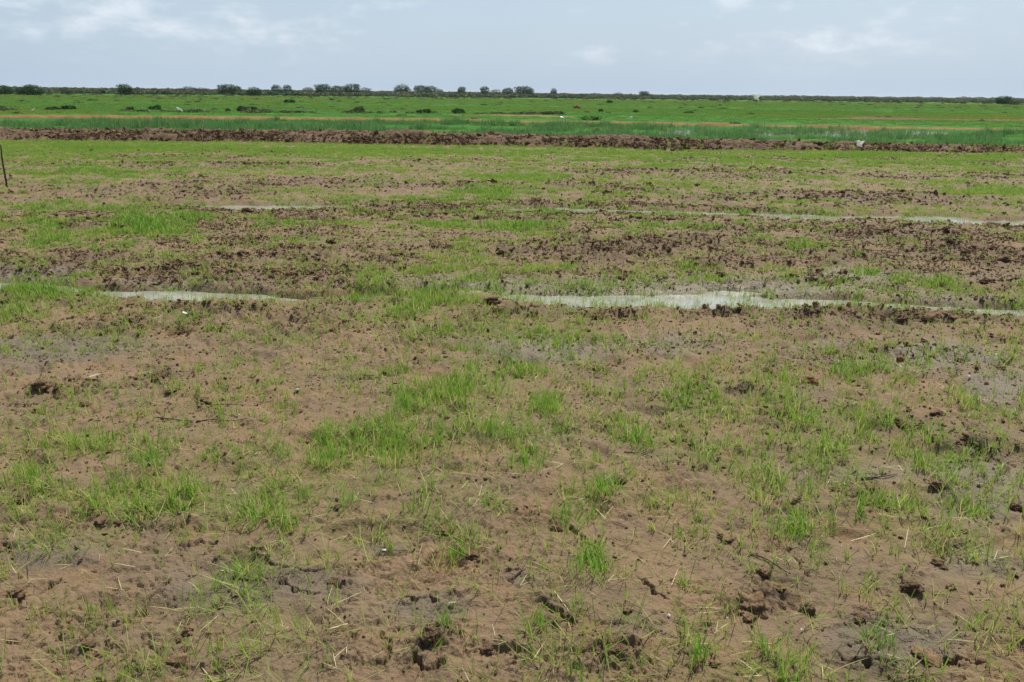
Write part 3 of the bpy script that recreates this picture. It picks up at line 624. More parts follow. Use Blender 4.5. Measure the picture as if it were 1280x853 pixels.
# ------------------------------------------------------------------ shrubs, trees
def leaf_cloud(name, n, lobes, size, mat, seed, zmin=0.0):
    """many small leaf clumps filling lobes (x, y, z, rx, ry, rz) of a crown"""
    rg = np.random.default_rng(seed); V = []; T = []; S = []
    w = np.array([l[3] * l[4] * l[5] for l in lobes]); w = w / w.sum()
    which = rg.choice(len(lobes), n, p=w)
    for q in which:
        lx, ly, lz, rx, ry, rz = lobes[q]
        d = rg.normal(size=3); d /= np.linalg.norm(d); rad = rg.uniform(.45, 1.05) ** .6 * (1 + rg.normal(0, .06))
        p = np.array([lx, ly, lz]) + d * rad * np.array([rx, ry, rz])
        if p[2] < zmin: p[2] = zmin + rg.uniform(0, .1)
        a, b = rg.normal(size=3), rg.normal(size=3); a /= np.linalg.norm(a); b = np.cross(a, b); b /= np.linalg.norm(b)
        s = size * rg.uniform(.5, 1.3); V += [p - a * s - b * s * .5, p + a * s * .2 - b * s * .8, p + a * s + b * s * .4, p - a * s * .1 + b * s * .8]
        sh = rg.random(); S += [sh] * 4
    F_ = np.arange(len(V)).reshape(-1, 4)
    me = new_mesh(name, np.array(V), F_, np.full(len(F_), 4), dict(shade=S), False); me.materials.append(mat); return me
def limb(vs, fs, p, q, r0, r1, k=7, seg=4, bend=.1):
    p = np.array(p, float); q = np.array(q, float); d = q - p; d_ = d / np.linalg.norm(d)
    a = np.cross(d_, [0.3, 1, 0.1]); a /= np.linalg.norm(a); b = np.cross(d_, a); i0 = len(vs)
    off = (random.uniform(-1, 1) * a + random.uniform(-1, 1) * b) * np.linalg.norm(d) * bend
    for s in range(seg + 1):
        u = s / seg; c_ = p + d * u + off * math.sin(math.pi * u); r = r0 + (r1 - r0) * u
        for j in range(k):
            t_ = 2 * math.pi * j / k; vs.append(tuple(c_ + (a * math.cos(t_) + b * math.sin(t_)) * r))
    for s in range(seg):
        for j in range(k): fs.append((i0 + s * k + j, i0 + s * k + (j + 1) % k, i0 + (s + 1) * k + (j + 1) % k, i0 + (s + 1) * k + j))
    fs.append(tuple(i0 + j for j in range(k))[::-1]); fs.append(tuple(i0 + seg * k + j for j in range(k)))
def trunk_mesh(name, seed):
    random.seed(seed); vs, fs = [], []
    limb(vs, fs, (0, 0, -.05), (.03, 0, .38), .045, .03)
    for k in range(6):
        a = k * 1.05 + random.random(); limb(vs, fs, (.02, 0, random.uniform(.15, .35)), (.33 * math.cos(a), .33 * math.sin(a), random.uniform(.5, .8)), .022, .006, 5, 3, .12)
    me = new_mesh(name, vs, [i for f in fs for i in f], [len(f) for f in fs]); me.materials.append(BARK); return me
trunks = [trunk_mesh('trunk', 3), trunk_mesh('trunk', 9)]
random.seed(21)
def lobes_tree(k):
    L_ = [(0, 0, .48, .40, .40, .42), (0, 0, .25, .40, .40, .25)]
    for j in range(8): a = j * .785 + random.random() * .6; L_.append((.27 * math.cos(a), .27 * math.sin(a), random.uniform(.20, .74), random.uniform(.15, .24), random.uniform(.15, .24), random.uniform(.13, .22)))
    return L_
crowns = [leaf_cloud('crown', 2200, lobes_tree(k), .028, TREEF, 100 + k, .04) for k in range(4)]
crowns_s = [leaf_cloud('crown', 1100, lobes_tree(k), .030, GREYF, 140 + k, .02) for k in range(2)]
TREES = [ # x centre, width px, top y, base y, dark?, label
 (3,34,108,119,1,'dark tree cut by the left edge of the horizon'),
 (41,32,107.5,120,1,'dark dome-shaped tree second from the left edge of the horizon'),
 (26,14,110.5,119,1,'small dark tree touching the left side of the second dome-shaped tree'),
 (84,20,110,119,0,'pale open shrub between the left dome tree and the lone round one'),
 (157,22,107,120,1,'lone rounded tree on the left of the horizon above the pale stake'),
 (236,22,109,118,0,'low pale green bush left of the twin dark trees'),
 (254,20,110.5,118,0,'low flat bush touching the dark dome tree on its left side'),
 (285,28,107.2,119,1,'broad dark dome tree directly right of the low pale bushes'),
 (297,12,109,119,1,'narrow dark tree hugging the right side of the broad dome'),
 (318,22,110,120,1,'squat round dark tree standing alone between two taller clumps'),
 (346,17,107.5,119,1,'compact dark tree, left one of a close pair'),
 (360,14,107.5,119,1,'compact dark tree with a spiky top, right one of a close pair'),
 (386,18,110,119,0,'faint grey green bush before the long left clump'),
 (404,24,107,120,1,'tall rounded tree opening the long clump left of centre'),
 (422,22,109,120,1,'lower tree in the middle of the long clump left of centre'),
 (440,26,106.8,120,1,'highest tree at the right of the long clump left of centre'),
 (457,18,110.5,120,0,'low green bush ending the long clump left of centre'),
 (503,25,107.2,120,1,'domed tree beside the reddish gap in the scrub'),
 (527,24,108.5,120,1,'left half of the wide low tree pair near the picture centre'),
 (538,20,108.8,120,1,'right half of the wide low tree pair near the picture centre'),
 (549,14,112,120,0,'small bush trailing the wide low tree pair'),
 (577,13,110,120.5,1,'small round tree alone between two long clumps'),
 (606,15,109.5,121,1,'upright tree at the left end of the central right clump'),
 (620,16,112.5,121.5,0,'low bush dipping between trees of the central right clump'),
 (635,18,111.5,121.5,1,'dark middle tree of the central right clump'),
 (655,30,109.5,121.5,1,'large domed tree at the right end of the central clump'),
 (692,10,111.5,121,1,'small lone tree right of the central clump'),
 (682,5,117,121,0,'tiny bush just left of the small lone tree'),
 (773,12,116,123,0,'low grey bush on the plain right of centre'),
 (805,16,115,123,1,'low dark bush on the plain right of centre'),
 (1253,22,121.5,131,1,'dark rounded bush near the right edge of the horizon'),
 (1268,16,124,131.5,0,'low bush right beside the dark one at the right edge'),
]
for x_, w_, yt, yb, dk, lab in TREES:
    yb2 = yb + (.0 if x_ < 1200 else 0); p = pix(x_, yb2); D = p.y
    if D < 0 or D > 900: D = 650
    p = pix_at(x_, yb2, D); p.z = 0
    ppm = F0 / ((Vector((p.x, p.y, 0)) - Vector((0, 0, CAM_H))).dot(fwd))
    e = bpy.data.objects.new('acacia_tree' if dk else 'thorn_bush', None); COL.objects.link(e); e.location = p; e.rotation_euler.z = random.uniform(0, 6.28)
    hh = (yb - yt) / ppm * 1.22; ww = w_ / ppm / .98; e.scale = (ww, ww, hh)
    e['label'] = lab; e['category'] = 'tree' if dk else 'bush'; e['group'] = 'trees and bushes along the horizon'
    link('trunk', trunks[random.randint(0, 1)], parent=e); link('crown', (crowns if dk else crowns_s)[random.randint(0, 3 if dk else 1)], parent=e)

# scrub along the horizon
pr = [leaf_cloud('scrub', 130, [(0, 0, .4, .5, .5, .4), (.3, .1, .35, .35, .35, .3)], .11, m_, 200 + i, 0) for i, m_ in enumerate([SCRUBF, GREYF, SCRUBF, GREYF, TREEF])]
cB = proto_collection('scrub', pr)
x, y = sector(22000, 440, 1500, 42); dd = np.hypot(x, y)
side = sstep(-.1, .25, x / y)      # scrub is nearer and taller on the left of the view
m = RNG.random(len(x)) < np.where(dd < 500, .6, 1) * (.35 + 1.3 * fbm(x * .006, y * .01, 3, 12)) * 1.0
x, y, dd, side = x[m], y[m], dd[m], side[m]; n = len(x); s = RNG.uniform(1.6, 4.2, n) * np.interp(dd, [430, 900, 1500], [.85, 1.2, 1.6]) * (1 - .38 * side)
scatter('scrubland', np.stack([x, y, np.zeros(n)], 1), rot_rand(n, .03), np.stack([s * 2.0, s * 2.0, s * RNG.uniform(.6, 1.1, n)], 1), RNG.choice(5, n, p=[.3, .3, .2, .15, .05]), RNG.random(n), cB, 'grey green thorn scrub forming the horizon line')
x, y = sector(2600, 1500, 2600, 42); n = len(x); s = RNG.uniform(3, 7, n)
big = (RNG.random(n) < .05) & (x / y < -.25); s = np.where(big, s * 1.7, s)
scatter('distant_woodland', np.stack([x, y, np.zeros(n)], 1), rot_rand(n, .03), np.stack([s * 3.0 * np.where(big, .3, 1), s * 3.0 * np.where(big, .3, 1), s], 1), RNG.choice(5, n, p=[.15, .35, .1, .35, .05]), RNG.random(n), cB, 'faint far-off tree line on the horizon')

# dark weed clumps on the dyke at about 90 m
weeds = [leaf_cloud('weed', 420, [(0, 0, .35, .5, .5, .4), (.25, 0, .6, .2, .2, .25), (-.25, .1, .5, .2, .2, .2)], .075, TREEF if i else GREYF, 300 + i, 0) for i in range(3)]
WEEDS = [(2,137.5,10,7,'dark weed clump at the left edge on the far dyke'),(66,138,16,6,'low dark weed clump left of the broad one on the far dyke'),(86,137.5,20,8,'broad dark weed clump on the far dyke at left'),(163,138.5,9,7,'small dark weed clump left of the flying egret'),(194,138,16,8,'dark weed clump just left of the flying egret'),
 (285,139.5,7,5,'small weed clump right of the flying egret'),(304,139.5,15,9,'upright dark weed clump below the broad dome tree'),(318,139.5,8,8,'narrow weed clump next to the upright one below the dome tree'),(362,129,14,6,'bushy clump in the grass below the close tree pair'),(449,141,13,10,'dark brown weed clump below the long tree clump'),(530,142,20,7,'low wide weed clump left of centre on the dyke'),(573,142,17,8,'dark weed clump on the dyke below the lone small tree'),(415,126,6,4,'small green bush in the grass below the long clump'),
 (762,129.5,8,5,'small dark shrub on the plain right of centre'),(751,140,7,5,'small tuft in the bright green paddy right of the mound'),(795,141,7,5,'second small tuft in the bright green paddy'),(861,142,12,4,'low bushy tuft in the middle of the bright green paddy'),(900,133,5,3,'tiny dark tuft below the treeline right of centre')]
for i, (x_, yb, w_, h_, lab) in enumerate(WEEDS):
    p = pix(x_, yb); ppm = px_per_m(x_, yb)
    o = link('weed_clump', weeds[i % 3]); o.location = (p.x, p.y, -.05); o.scale = (w_ / ppm, w_ / ppm, h_ / ppm / .95); o.rotation_euler.z = random.uniform(0, 6.28)
    o['label'] = lab; o['category'] = 'weeds'; o['group'] = 'weed clumps across the far paddies'
lw = leaf_cloud('bright_clump', 600, [(0, 0, .3, .5, .5, .4), (.3, 0, .4, .25, .25, .3)], .06, foliage_material('bright_foliage', (.05, .16, .03), (.09, .22, .04), (.07, .19, .035)), 401, 0)
for (x_, yb, w_, h_, lab) in [(738,150.5,26,9,'bright green leafy clump beside the short brown bank'),(885,169,13,13,'tall dark green reed clump standing in the flooded paddy')]:
    p = pix(x_, yb); ppm = px_per_m(x_, yb); o = link('leafy_clump', lw if x_ == 738 else tuft_mesh('reed_clump', 60, .5, .9, RUSH, .03, 2, 3, .5)); o.location = (p.x, p.y, -.05); s_ = w_ / ppm; o.scale = (s_, s_, h_ / ppm)
    o['label'] = lab; o['category'] = 'plant'

# dyke of weeds as one mass
n = 1100; u = RNG.uniform(-250, 700, n); yb = 139 + .0055 * u + RNG.normal(0, .35, n); P = np.array([pix(a, b)[:] for a, b in zip(u, yb)]); s = RNG.uniform(.3, .8, n) * (.25 + .6 * sstep(.4, .7, fbm(u * .03, u * 0, 3, 5))); 
scatter('dyke_weeds', P - [0, 0, .1], rot_rand(n, .05), np.stack([s * 2, s * 2, s * .8], 1), RNG.choice(5, n, p=[.1, .4, .1, .2, .2]), RNG.random(n), cB, 'dark line of weeds on the dyke across the left paddies')

x, y = sector(2600, 62, 420, 42); PX, PY = to_px(x, y); m = RNG.random(len(x)) < np.where(PX < 640, .9, .5) * (.2 + 1.4 * sstep(.45, .7, fbm(x * .03, y * .12, 3, 55))); x, y = x[m], y[m]; n = len(x); s = RNG.uniform(.18, .55, n) * np.interp(np.hypot(x, y), [62, 420], [.7, 1.9])
scatter('paddy_weeds', np.stack([x, y, np.full(n, -.05)], 1), rot_rand(n, .05), np.stack([s * 2.2, s * 2.2, s * .75], 1), RNG.choice(5, n, p=[.15, .3, .1, .15, .3]), RNG.random(n), cB, 'scattered low weeds breaking up the far green paddies')
# earth heap in the far green field
def heap(x_, yb, w_, h_, mat, lab):
    p = pix(x_, yb); ppm = px_per_m(x_, yb); o = link('earth_heap', clod_mesh('earth_heap', int(x_), mat, 4, .5, 1)); o.location = (p.x, p.y, 0); o.scale = (w_ / ppm, w_ / ppm * .6, 2 * h_ / ppm); o['label'] = lab; o['category'] = 'earth heap'
heap(722, 136.5, 12, 4, ORANGEM, 'orange-brown earth heap in the far green field'); heap(733, 141, 8, 2.5, ORANGEM, 'low brown spill of earth running down from the orange heap'); heap(746, 166.5, 12, 5, DARKCLOD, 'dark earth heap in the gap between the reeds')

# ------------------------------------------------------------------ egrets
def tube(path, radii, k=8):
    vs, fs = [], []
    P = [np.array(p, float) for p in path]
    for i, c_ in enumerate(P):
        d = P[min(i + 1, len(P) - 1)] - P[max(i - 1, 0)]; d /= np.linalg.norm(d); a = np.cross(d, [0.0, 1.0, 0.05]); a /= np.linalg.norm(a); b = np.cross(d, a)
        for j in range(k):
            t_ = 2 * math.pi * j / k; vs.append(tuple(c_ + (a * math.cos(t_) + b * math.sin(t_)) * radii[i]))
    for i in range(len(P) - 1):
        for j in range(k): fs.append((i * k + j, i * k + (j + 1) % k, (i + 1) * k + (j + 1) % k, (i + 1) * k + j))
    fs.append(tuple(range(k))[::-1]); fs.append(tuple((len(P) - 1) * k + j for j in range(k)))
    return vs, fs
def tmesh(name, path, radii, mat, k=8):
    vs, fs = tube(path, radii, k); me = new_mesh(name, vs, [i for f in fs for i in f], [len(f) for f in fs]); me.materials.append(mat); return me
def wing_mesh(name, root, tip, chord, mat):
    """a feathered wing: root and tip, with finger-like primaries along the trailing edge"""
    root = np.array(root, float); tip = np.array(tip, float); vs, fs = [], []; n_ = 9
    for i in range(n_):
        u = i / (n_ - 1); c_ = root + (tip - root) * u + np.array([0, 0, .05 * math.sin(math.pi * u)]) ; w_ = chord * (1 - .55 * u ** 2) * (1 if i % 2 == 0 else .86)
        for dz in (.006, -.006): vs.append((c_[0] + .04 * math.sin(math.pi * u), c_[1], c_[2] + dz)); vs.append((c_[0] - w_, c_[1], c_[2] + dz * .3 - .01))
    for i in range(n_ - 1):
        a, b = 4 * i, 4 * (i + 1); fs += [(a, b, b + 1, a + 1), (a + 2, a + 3, b + 3, b + 2), (a, a + 2, b + 2, b), (a + 1, b + 1, b + 3, a + 3)]
    fs += [(0, 1, 3, 2), (4 * n_ - 4, 4 * n_ - 2, 4 * n_ - 1, 4 * n_ - 3)]
    me = new_mesh(name, vs, [i for f in fs for i in f], [len(f) for f in fs], smooth=False); me.materials.append(mat); return me
def egret(loc, yaw, pose, scale, label):
    """pose: stand, raise (standing with lifted wings) or fly; beak towards local +x"""
    e = bpy.data.objects.new('egret', None); COL.objects.link(e); e.location = loc; e.rotation_euler.z = yaw; e.scale = (scale,) * 3; e['label'] = label; e['category'] = 'bird'
    if pose == 'fly':
        link('body', tmesh('body', [(-.26, 0, 0), (-.18, 0, .0), (-.08, 0, 0), (.02, 0, 0), (.12, 0, .0), (.19, 0, .03), (.22, 0, .075), (.19, 0, .10), (.20, 0, .125), (.245, 0, .125), (.275, 0, .12)], [.006, .028, .055, .062, .05, .028, .021, .019, .022, .024, .01], FEATHER), parent=e)
        link('beak', tmesh('beak', [(.27, 0, .12), (.31, 0, .115), (.35, 0, .11)], [.011, .007, .002], BILL), parent=e)
        for s in (-1, 1): link('wing', wing_mesh('wing', (.04, .03 * s, .03), (.0, .36 * s, .16 if s > 0 else -.22 if scale > 1.01 else .2), .17, FEATHER), parent=e)
        for s in (-1, 1): link('leg', tmesh('leg', [(-.14, .02 * s, -.03), (-.28, .02 * s, -.02), (-.42, .02 * s, -.015)], [.01, .006, .005], LEGM, 6), parent=e)
    else:
        nk = [(-.20, 0, .20), (-.13, 0, .235), (-.05, 0, .27), (.04, 0, .295), (.10, 0, .315), (.135, 0, .36), (.12, 0, .41), (.13, 0, .45), (.165, 0, .47), (.20, 0, .468)]
        link('body', tmesh('body', nk, [.008, .038, .062, .066, .045, .025, .019, .018, .025, .012], FEATHER), parent=e)
        link('beak', tmesh('beak', [(.195, 0, .468), (.23, 0, .46), (.27, 0, .448)], [.011, .007, .002], BILL), parent=e)
        for s in (-1, 1):
            link('leg', tmesh('leg', [(-.01, .03 * s, .24), (-.02, .03 * s, .12), (.0, .03 * s, -.03)], [.011, .008, .007], LEGM, 6), parent=e)
            if pose == 'raise': link('wing', wing_mesh('wing', (.06, .05 * s, .32), (-.06, .20 * s, .50), .18, FEATHER), parent=e)
            else: link('wing', wing_mesh('wing', (.08, .052 * s, .32), (-.17, .03 * s, .20), .05, FEATHER), parent=e)
    return e
p = pix(1073, 189.5); egret((p.x, p.y, .0), R(195), 'raise', .78, 'white egret lifting its wings at the foot of the ploughed bank')
p = pix_at(944.5, 130.5, 62); egret(p, R(200), 'raise', 1.45, 'white egret with lifted wings hovering at horizon height above the right-hand paddies')
p = pix_at(224, 136.6, 76); egret(p, R(165), 'fly', 1.1, 'white egret gliding low over the dark dyke at left')
p = pix(41.5, 141); egret((p.x, p.y, 0), R(20), 'stand', .8, 'tiny white egret standing in the paddy near the left edge')
p = pix(188, 141); egret((p.x, p.y, 0), R(150), 'stand', .55, 'tiny white egret standing left of the gliding one')
p = pix_at(915, 108, 300); egret(p, R(90), 'fly', .9, 'very small faint bird in the sky above the right-hand plain')

# ------------------------------------------------------------------ sticks, scraps
def stick(name, pts, r0, r1, mat, label, cat, k=8):
    n_ = len(pts); p0 = pts[0]
    o = link(name, tmesh(name, [tuple(np.array(p) - np.array(p0)) for p in pts], [r0 + (r1 - r0) * i / (n_ - 1) for i in range(n_)], mat, k)); o.location = p0; o['label'] = label; o['category'] = cat; return o
b0 = pix(8.5, 236); D = b0.y
pp = [pix_at(x_, y_, D) for x_, y_ in ((8.8, 238), (7.8, 228), (5.8, 217), (3.8, 206), (2.2, 196), (1.6, 188), (.6, 181))]
stick('wooden_stake', [tuple(p) for p in pp], .021, .012, BARK, 'thin crooked dark stick planted upright at the left edge', 'stake')
b0 = pix(255.4, 148); pp = [pix_at(x_, y_, b0.y) for x_, y_ in ((255.2, 149), (255.6, 142), (256, 136.5))]
stick('wooden_stake', [tuple(p) for p in pp], .04, .03, PALEWOOD, 'pale stake standing on the orange bank at left', 'stake')
b0 = pix(253, 192); pp = [pix_at(x_, y_, b0.y) for x_, y_ in ((253, 192), (253.6, 178), (252.4, 164), (254.2, 150))]
stick('dry_reed', [tuple(p) for p in pp], .008, .004, PALEWOOD, 'single thin dry reed stem rising before the ploughed bank at left', 'reed')
def scrap(x_, y_, w_, h_, mat, name, cat, lab, rot=0., z=.03, seed=1):
    p = pix(x_, y_); ppm = px_per_m(x_, y_); me = clod_mesh(name, seed, mat, 3, .35, 1); o = link(name, me); o.location = (p.x, p.y, z); o.scale = (w_ / ppm, w_ / ppm * .5, h_ / ppm); o.rotation_euler = (0, rot, 0); o['label'] = lab; o['category'] = cat
scrap(703, 155.5, 8, 2.6, BAGM, 'plastic_scrap', 'plastic scrap', 'long white scrap lying slanted on the orange bank near the centre', R(20), .42, 5)
scrap(788, 154.5, 5, 3.2, BAGM, 'plastic_scrap', 'plastic scrap', 'small off-white scrap on the orange bank right of the slanted one', 0, .38, 9)
scrap(735, 164, 3.5, 3, LEAFM, 'straw_bundle', 'straw bundle', 'pale straw bundle in the reeds beside the gap', 0, .2, 12)
scrap(407, 175, 3, 1.6, BAGM, 'plastic_scrap', 'plastic scrap', 'tiny white scrap on the ploughed bank left of centre', 0, .26, 19)
scrap(704, 180.5, 3, 2, BAGM, 'plastic_scrap', 'plastic scrap', 'tiny white scrap on the ploughed bank near the centre', 0, .24, 29)

def gz(x, y): return float(height(np.array([x]), np.array([y]))[0])
def on_ground(x_, y_):
    p = pix(x_, y_)
    for _ in range(3): p = pix(x_, y_, gz(p.x, p.y))
    return p
# snail shells and leaves on the near mud
def shell_mesh(name):
    path = []; rad = []
    for i in range(34):
        a = i * .42; r = 1.0 * math.exp(-a * .16); path.append((r * math.cos(a) * .5, r * math.sin(a) * .5, .5 - .38 * r)); rad.append(.30 * r)
    return tmesh(name, path, rad, SHELL, 9)
SHM = shell_mesh('snail_shell')
for x_, y_, w_, lab in [(372,489,7,'white snail shell beside a small tuft left of centre'),(232,403,8,'ring-like pale snail shell on top of the crumbly clod pile'),(481,689,7,'bluish white snail shell in the foreground left of centre'),(320,568,5,'tiny white shell among seedlings at left middle'),(278,715,6,'cream snail shell in the left foreground mud'),(836,770,6,'pale shell fragment in the foreground right of centre'),(1211,472,5,'small pale shell on the grey wet mud at right')]:
    p = on_ground(x_, y_); ppm = px_per_m(x_, y_); o = link('snail_shell', SHM); s_ = .72 * w_ / ppm; o.scale = (s_, s_, s_); o.location = (p.x, p.y, p.z + (.07 if x_ == 232 else .0)); o.rotation_euler = (random.uniform(.3, 1.2), random.uniform(-.4, .4), random.uniform(0, 6)); o['label'] = lab; o['category'] = 'shell'
def leaf_mesh(name, seed):
    random.seed(seed); vs, fs = [], []; n_ = 9
    for i in range(n_ + 1):
        u = i / n_; w_ = .22 * math.sin(math.pi * u ** .8) + .004; z = .10 * math.sin(2.4 * u) + random.uniform(-.01, .01)
        vs += [(u - .5, -w_, z + .07), (u - .5, 0, z), (u - .5, w_, z + .05)]
    for i in range(n_): a = 3 * i; fs += [(a, a + 3, a + 4, a + 1), (a + 1, a + 4, a + 5, a + 2)]
    me = new_mesh(name, vs, [i for f in fs for i in f], [len(f) for f in fs]); me.materials.append(LEAFM); return me
LFM = leaf_mesh('dry_leaf', 4)
for x_, y_, w_, rz, lab in [(119,474,20,.3,'large pale dry leaf lying on the mud at left middle'),(566,758,13,-.2,'curled yellowish dry leaf in the foreground left of centre'),(1246,446,12,.5,'pale dry leaf on the wet mud near the right edge'),(1002,790,8,.9,'small dry leaf below the largest clod')]:
    p = on_ground(x_, y_); ppm = px_per_m(x_, y_); o = link('dry_leaf', LFM); s_ = w_ / ppm; o.scale = (s_, s_, s_); o.location = (p.x, p.y, p.z + .012); o.rotation_euler = (random.uniform(-.2, .2), random.uniform(-.2, .2), rz); o['label'] = lab; o['category'] = 'leaf'
# twigs
TWIGS = [([(192,523),(210,525),(228,527),(242,528)],'thin dark twig lying level on the left mud'),([(245,529),(262,526),(290,528),(309,525)],'longer dark twig right of the first on the left mud'),([(263,508),(285,507),(305,508)],'short twig above the pair of long twigs at left'),([(455,471),(480,470),(500,471)],'straight twig left of the central seedlings'),([(780,567),(800,568),(812,572)],'dark twig right of the tall central tuft'),([(1076,600),(1100,598),(1122,594)],'slim twig lying on the mud at right middle'),([(935,692),(960,702),(984,718)],'bent stalk just below the dark hollow tuft'),([(22,492),(35,483),(50,474),(55,470)],'brown root stub leaning in the debris at the left edge'),([(640,726),(652,715),(660,708)],'small dark root in the central foreground')]
for pts, lab in TWIGS:
    P3 = []
    for j, (x_, y_) in enumerate(pts):
        p = on_ground(x_, y_); P3.append((p.x, p.y, p.z + .008 + (.03 if 'root' in lab and j == len(pts) - 1 else 0)))
    stick('twig', P3, .0045, .002, BARK, lab, 'twig', 6)

# the clods one can pick out
big = [clod_mesh('clod', 400 + i * 17, m_, 4, .55, .62, (1, 5, 2, 1, 6, 9)[i]) for i, m_ in enumerate([CLODM, DARKCLOD, CLODM, REDCLOD, CLODM, DARKCLOD])]
CL = [ # x, y of the near foot, width px, height px, mesh, label
 (943,772,44,40,0,'largest rounded brown clod in the right foreground'),(938,777,26,12,4,'crumbled base lump under the largest foreground clod'),(1012,768,20,20,1,'dark clod just right of the largest foreground clod'),(958,722,22,16,4,'small ragged clod behind the largest foreground clod'),(978,742,20,13,2,'flat lump between the largest clod and the one behind'),
 (314,389,28,15,1,'black-brown clod at the near edge of the left puddle'),(225,422,36,20,5,'crumbly dark clod pile below the left puddle'),(245,408,20,12,4,'upper right lump of the crumbly clod pile'),(158,384,20,9,2,'low clod at the shore left of the pale puddle'),(1017,481,21,13,3,'reddish brown clod alone on the mud right of centre'),
 (415,419,19,12,1,'dark clod right of the left puddle among seedlings'),(1236,353,16,9,1,'dark clod behind the water strip near the right edge'),(1256,328,17,12,5,'clod highest up near the right edge behind the water'),(1036,357,20,11,1,'dark lump behind the right end of the bright water'),(1017,352,18,10,2,'brown lump left of the dark one behind the bright water'),
 (906,347,22,10,4,'broad brown clod behind the bright water'),(869,325,20,7,4,'flat clod farther back behind the bright water'),(792,346,15,11,5,'blocky clod behind the centre of the water strip'),(776,349,11,8,1,'small clod touching the left of the blocky one'),(617,333,12,8,1,'dark clod left of centre in the middle field'),(699,269,10,8,1,'dark little clod by the second water strip'),
 (840,275,13,6,1,'dark clod at the right end of the second water strip'),(747,400,15,11,1,'dark clod just below the water right of centre'),(734,415,11,6,1,'flat dark clod below the shore right of centre'),(788,391,16,10,5,'ragged clod on the near shore of the bright water'),(497,383,17,11,5,'grassy dark lump on the near shore left of centre'),(613,379,26,12,5,'dark lump where the water strip begins again'),
 (202,306,16,8,2,'brown clod under the bright green patch at left'),(307,302,15,7,1,'dark clod right of the bright green patch'),(413,304,14,9,1,'clod right again of the bright green patch'),(219,352,13,8,1,'clod in the tan mud behind the left puddle'),(308,265,16,9,1,'dark clump at the near edge of the far left glint of water'),(575,336,12,6,2,'little clod left of the middle field centre'),
 (1201,559,19,12,1,'dark clod at right middle below the wet grey mud'),(1127,452,11,9,3,'small reddish clod on the wet mud at right'),(1257,455,20,10,1,'clod at the right edge on the wet grey mud'),(1204,453,14,8,1,'clod left of the one at the right edge on wet mud'),(874,474,17,9,1,'dark clod in seedlings right of centre'),(961,466,14,9,1,'clod above left of the reddish lone clod'),(861,496,15,10,5,'dark ragged clod on the left of the seedling patch'),
 (1132,535,24,12,5,'crusty lump on the mud right of centre'),(1086,613,20,10,1,'dark broken clod at right middle foreground'),(1177,610,20,12,0,'rounded clod at right above the foreground'),(194,475,24,8,5,'dark mossy lump on the left mud'),(213,493,18,9,2,'brown crumb pile right below the mossy lump'),(68,499,16,6,1,'flat dark clod near the left edge debris'),(104,507,13,6,1,'small dark clod right of the left edge debris'),
 (44,486,24,16,5,'tangled dark clod in the debris at the left edge'),(250,507,26,14,4,'grass-topped lump on the left mud above the twigs'),(15,747,22,14,0,'smooth brown clod at the left edge of the foreground'),(16,631,24,12,5,'dark hollowed lump at the left edge middle'),(420,734,24,14,1,'dark torn lump left of the shell in the foreground'),(233,796,18,14,4,'small clod in the left foreground beside the long crack'),(106,812,20,10,1,'dark crumbs below the long crack at left'),
 (590,700,24,13,5,'dark ragged lump in the central foreground'),(555,668,22,10,1,'dark lump with seedlings above the central foreground'),(607,818,22,12,5,'crumbled dark lump near the bottom centre'),(787,768,18,10,2,'low brown clod in the foreground right of centre'),(770,822,40,18,5,'torn dark ridge lump at the bottom right of centre'),(895,836,17,12,0,'small smooth clod at the bottom right'),(1194,739,18,10,2,'low clod at the right of the foreground'),
 (911,678,26,10,4,'crumbly lump left of the dark hollow tuft'),(1141,742,30,18,5,'dark clod with grass behind at the right foreground'),(1076,782,24,18,5,'crusty grey clod between the two right foreground tufts'),(535,806,28,26,5,'red-brown torn earth pile near the bottom left of centre'),(1178,712,24,12,4,'clod above right of the dark grassy one'),(778,605,18,10,1,'dark clod right of the thick tuft at centre right'),(1275,640,18,18,1,'dark clod cut by the right edge'),(1168,832,40,12,4,'wide low mound at the bottom right crack')]
for x_, y_, w_, h_, k, lab in CL:
    p = on_ground(x_, y_); ppm = px_per_m(x_, y_); w_ = w_ / ppm; hh = h_ / ppm; o = link('mud_clod', big[k])
    o.location = (p.x, p.y + w_ * .38, p.z + hh * .12); o.scale = (w_ * .95, w_ * random.uniform(.7, .95), hh * 1.25); o.rotation_euler = (random.uniform(-.15, .15), random.uniform(-.15, .15), random.choice([0, 3.14]) + random.uniform(-.5, .5))
    o['label'] = lab; o['category'] = 'clod'; o['group'] = 'larger mud clods on the field'

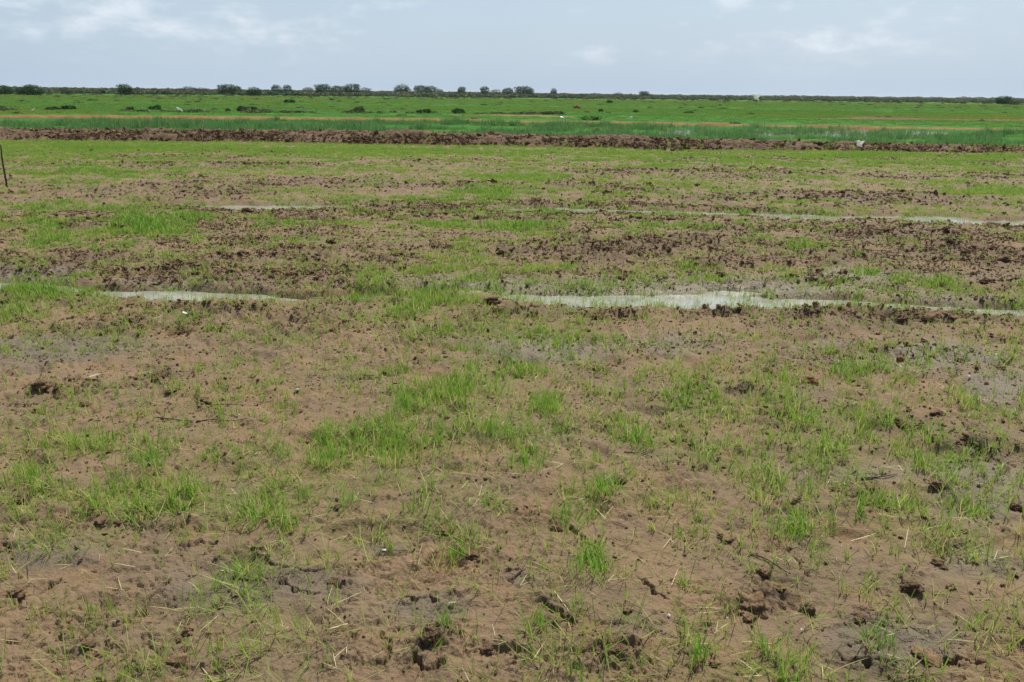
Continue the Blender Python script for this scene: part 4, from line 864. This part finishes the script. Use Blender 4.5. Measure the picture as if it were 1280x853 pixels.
# the tufts one can pick out
TU = [(988,682,54,28,1,'dark green tuft growing in a black hollow at right foreground'),(755,627,44,34,0,'thick bright green tuft right of centre'),(412,588,34,44,0,'tall bright green tuft left of centre'),(622,560,50,34,0,'upright row of green blades near the centre'),(656,594,44,30,0,'dense green tuft below the upright row at the centre'),
 (1066,478,56,24,0,'thick patch of blades beside the wet mud at right'),(736,728,44,48,0,'leaning tuft in the foreground right of centre'),(568,706,34,28,0,'bushy small tuft in the foreground centre left'),(436,634,28,34,0,'narrow bright tuft below the tall one left of centre'),(490,560,40,34,0,'loose green tuft between the tall tuft and the centre row'),(610,500,56,30,0,'green tuft heading the seedling patch at the centre'),
 (680,520,34,30,0,'green tuft right of the seedling patch head'),(500,525,40,34,0,'tuft at the left side of the central seedling patch'),(184,592,34,34,0,'green tuft in the left middle mud'),(352,578,24,26,0,'small green tuft between the left and tall tufts'),(1010,622,22,22,0,'thin small tuft right of the thick right one'),(873,830,24,44,0,'thin tall tuft at the bottom right of centre'),
 (700,655,30,30,0,'loose tuft just left below the thick bright one'),(790,567,60,16,0,'low wide tuft right of the centre row'),(345,668,44,28,0,'broad low tuft in the left foreground'),(30,612,34,28,0,'low tuft at the left edge middle'),(1107,815,40,30,0,'sprawling tuft at the bottom right beside the crack'),(555,785,16,36,0,'short tuft by the red-brown earth pile')]
for i, (x_, y_, w_, h_, dk, lab) in enumerate(TU):
    p = on_ground(x_, y_); ppm = px_per_m(x_, y_); rad = w_ / ppm * .5; hh = h_ / ppm / .85
    random.seed(900 + i); nn = int(9 + w_ * .5)
    o = link('grass_tuft', tuft_mesh('grass_tuft', nn, rad * 1.1, hh, DENSE, .0045, 2, 4, 1.15, .45)); o.location = (p.x, p.y + rad * .8, p.z + .004); o.scale = (1, .75, 1)
    o['label'] = lab; o['category'] = 'grass tuft'; o['group'] = 'denser tufts of young rice'

# ------------------------------------------------------------------ the air
HAZE = True
if HAZE:
    hx, z0, z1 = 9900, -1.4, 20.0
    vs = [(x_ * hx, y_ * hx, z_) for z_ in (z0, z1) for x_, y_ in ((-1, -1), (1, -1), (1, 1), (-1, 1))]
    fs = [0, 3, 2, 1, 4, 5, 6, 7, 0, 1, 5, 4, 1, 2, 6, 5, 2, 3, 7, 6, 3, 0, 4, 7]
    hm = bpy.data.materials.new('haze'); hm.use_nodes = True; ht = hm.node_tree; ht.nodes.clear()
    ho = ht.nodes.new('ShaderNodeOutputMaterial'); hv = ht.nodes.new('ShaderNodeVolumePrincipled'); ht.links.new(hv.outputs[0], ho.inputs['Volume'])
    hv.inputs['Color'].default_value = (.86, .92, 1, 1); hv.inputs['Density'].default_value = .00006; hv.inputs['Anisotropy'].default_value = .2
    link('haze', new_mesh('haze', vs, fs, [4] * 6, smooth=False), hm, kind='stuff', label='thin pale haze over the plain')
print('objects', len(bpy.data.objects))
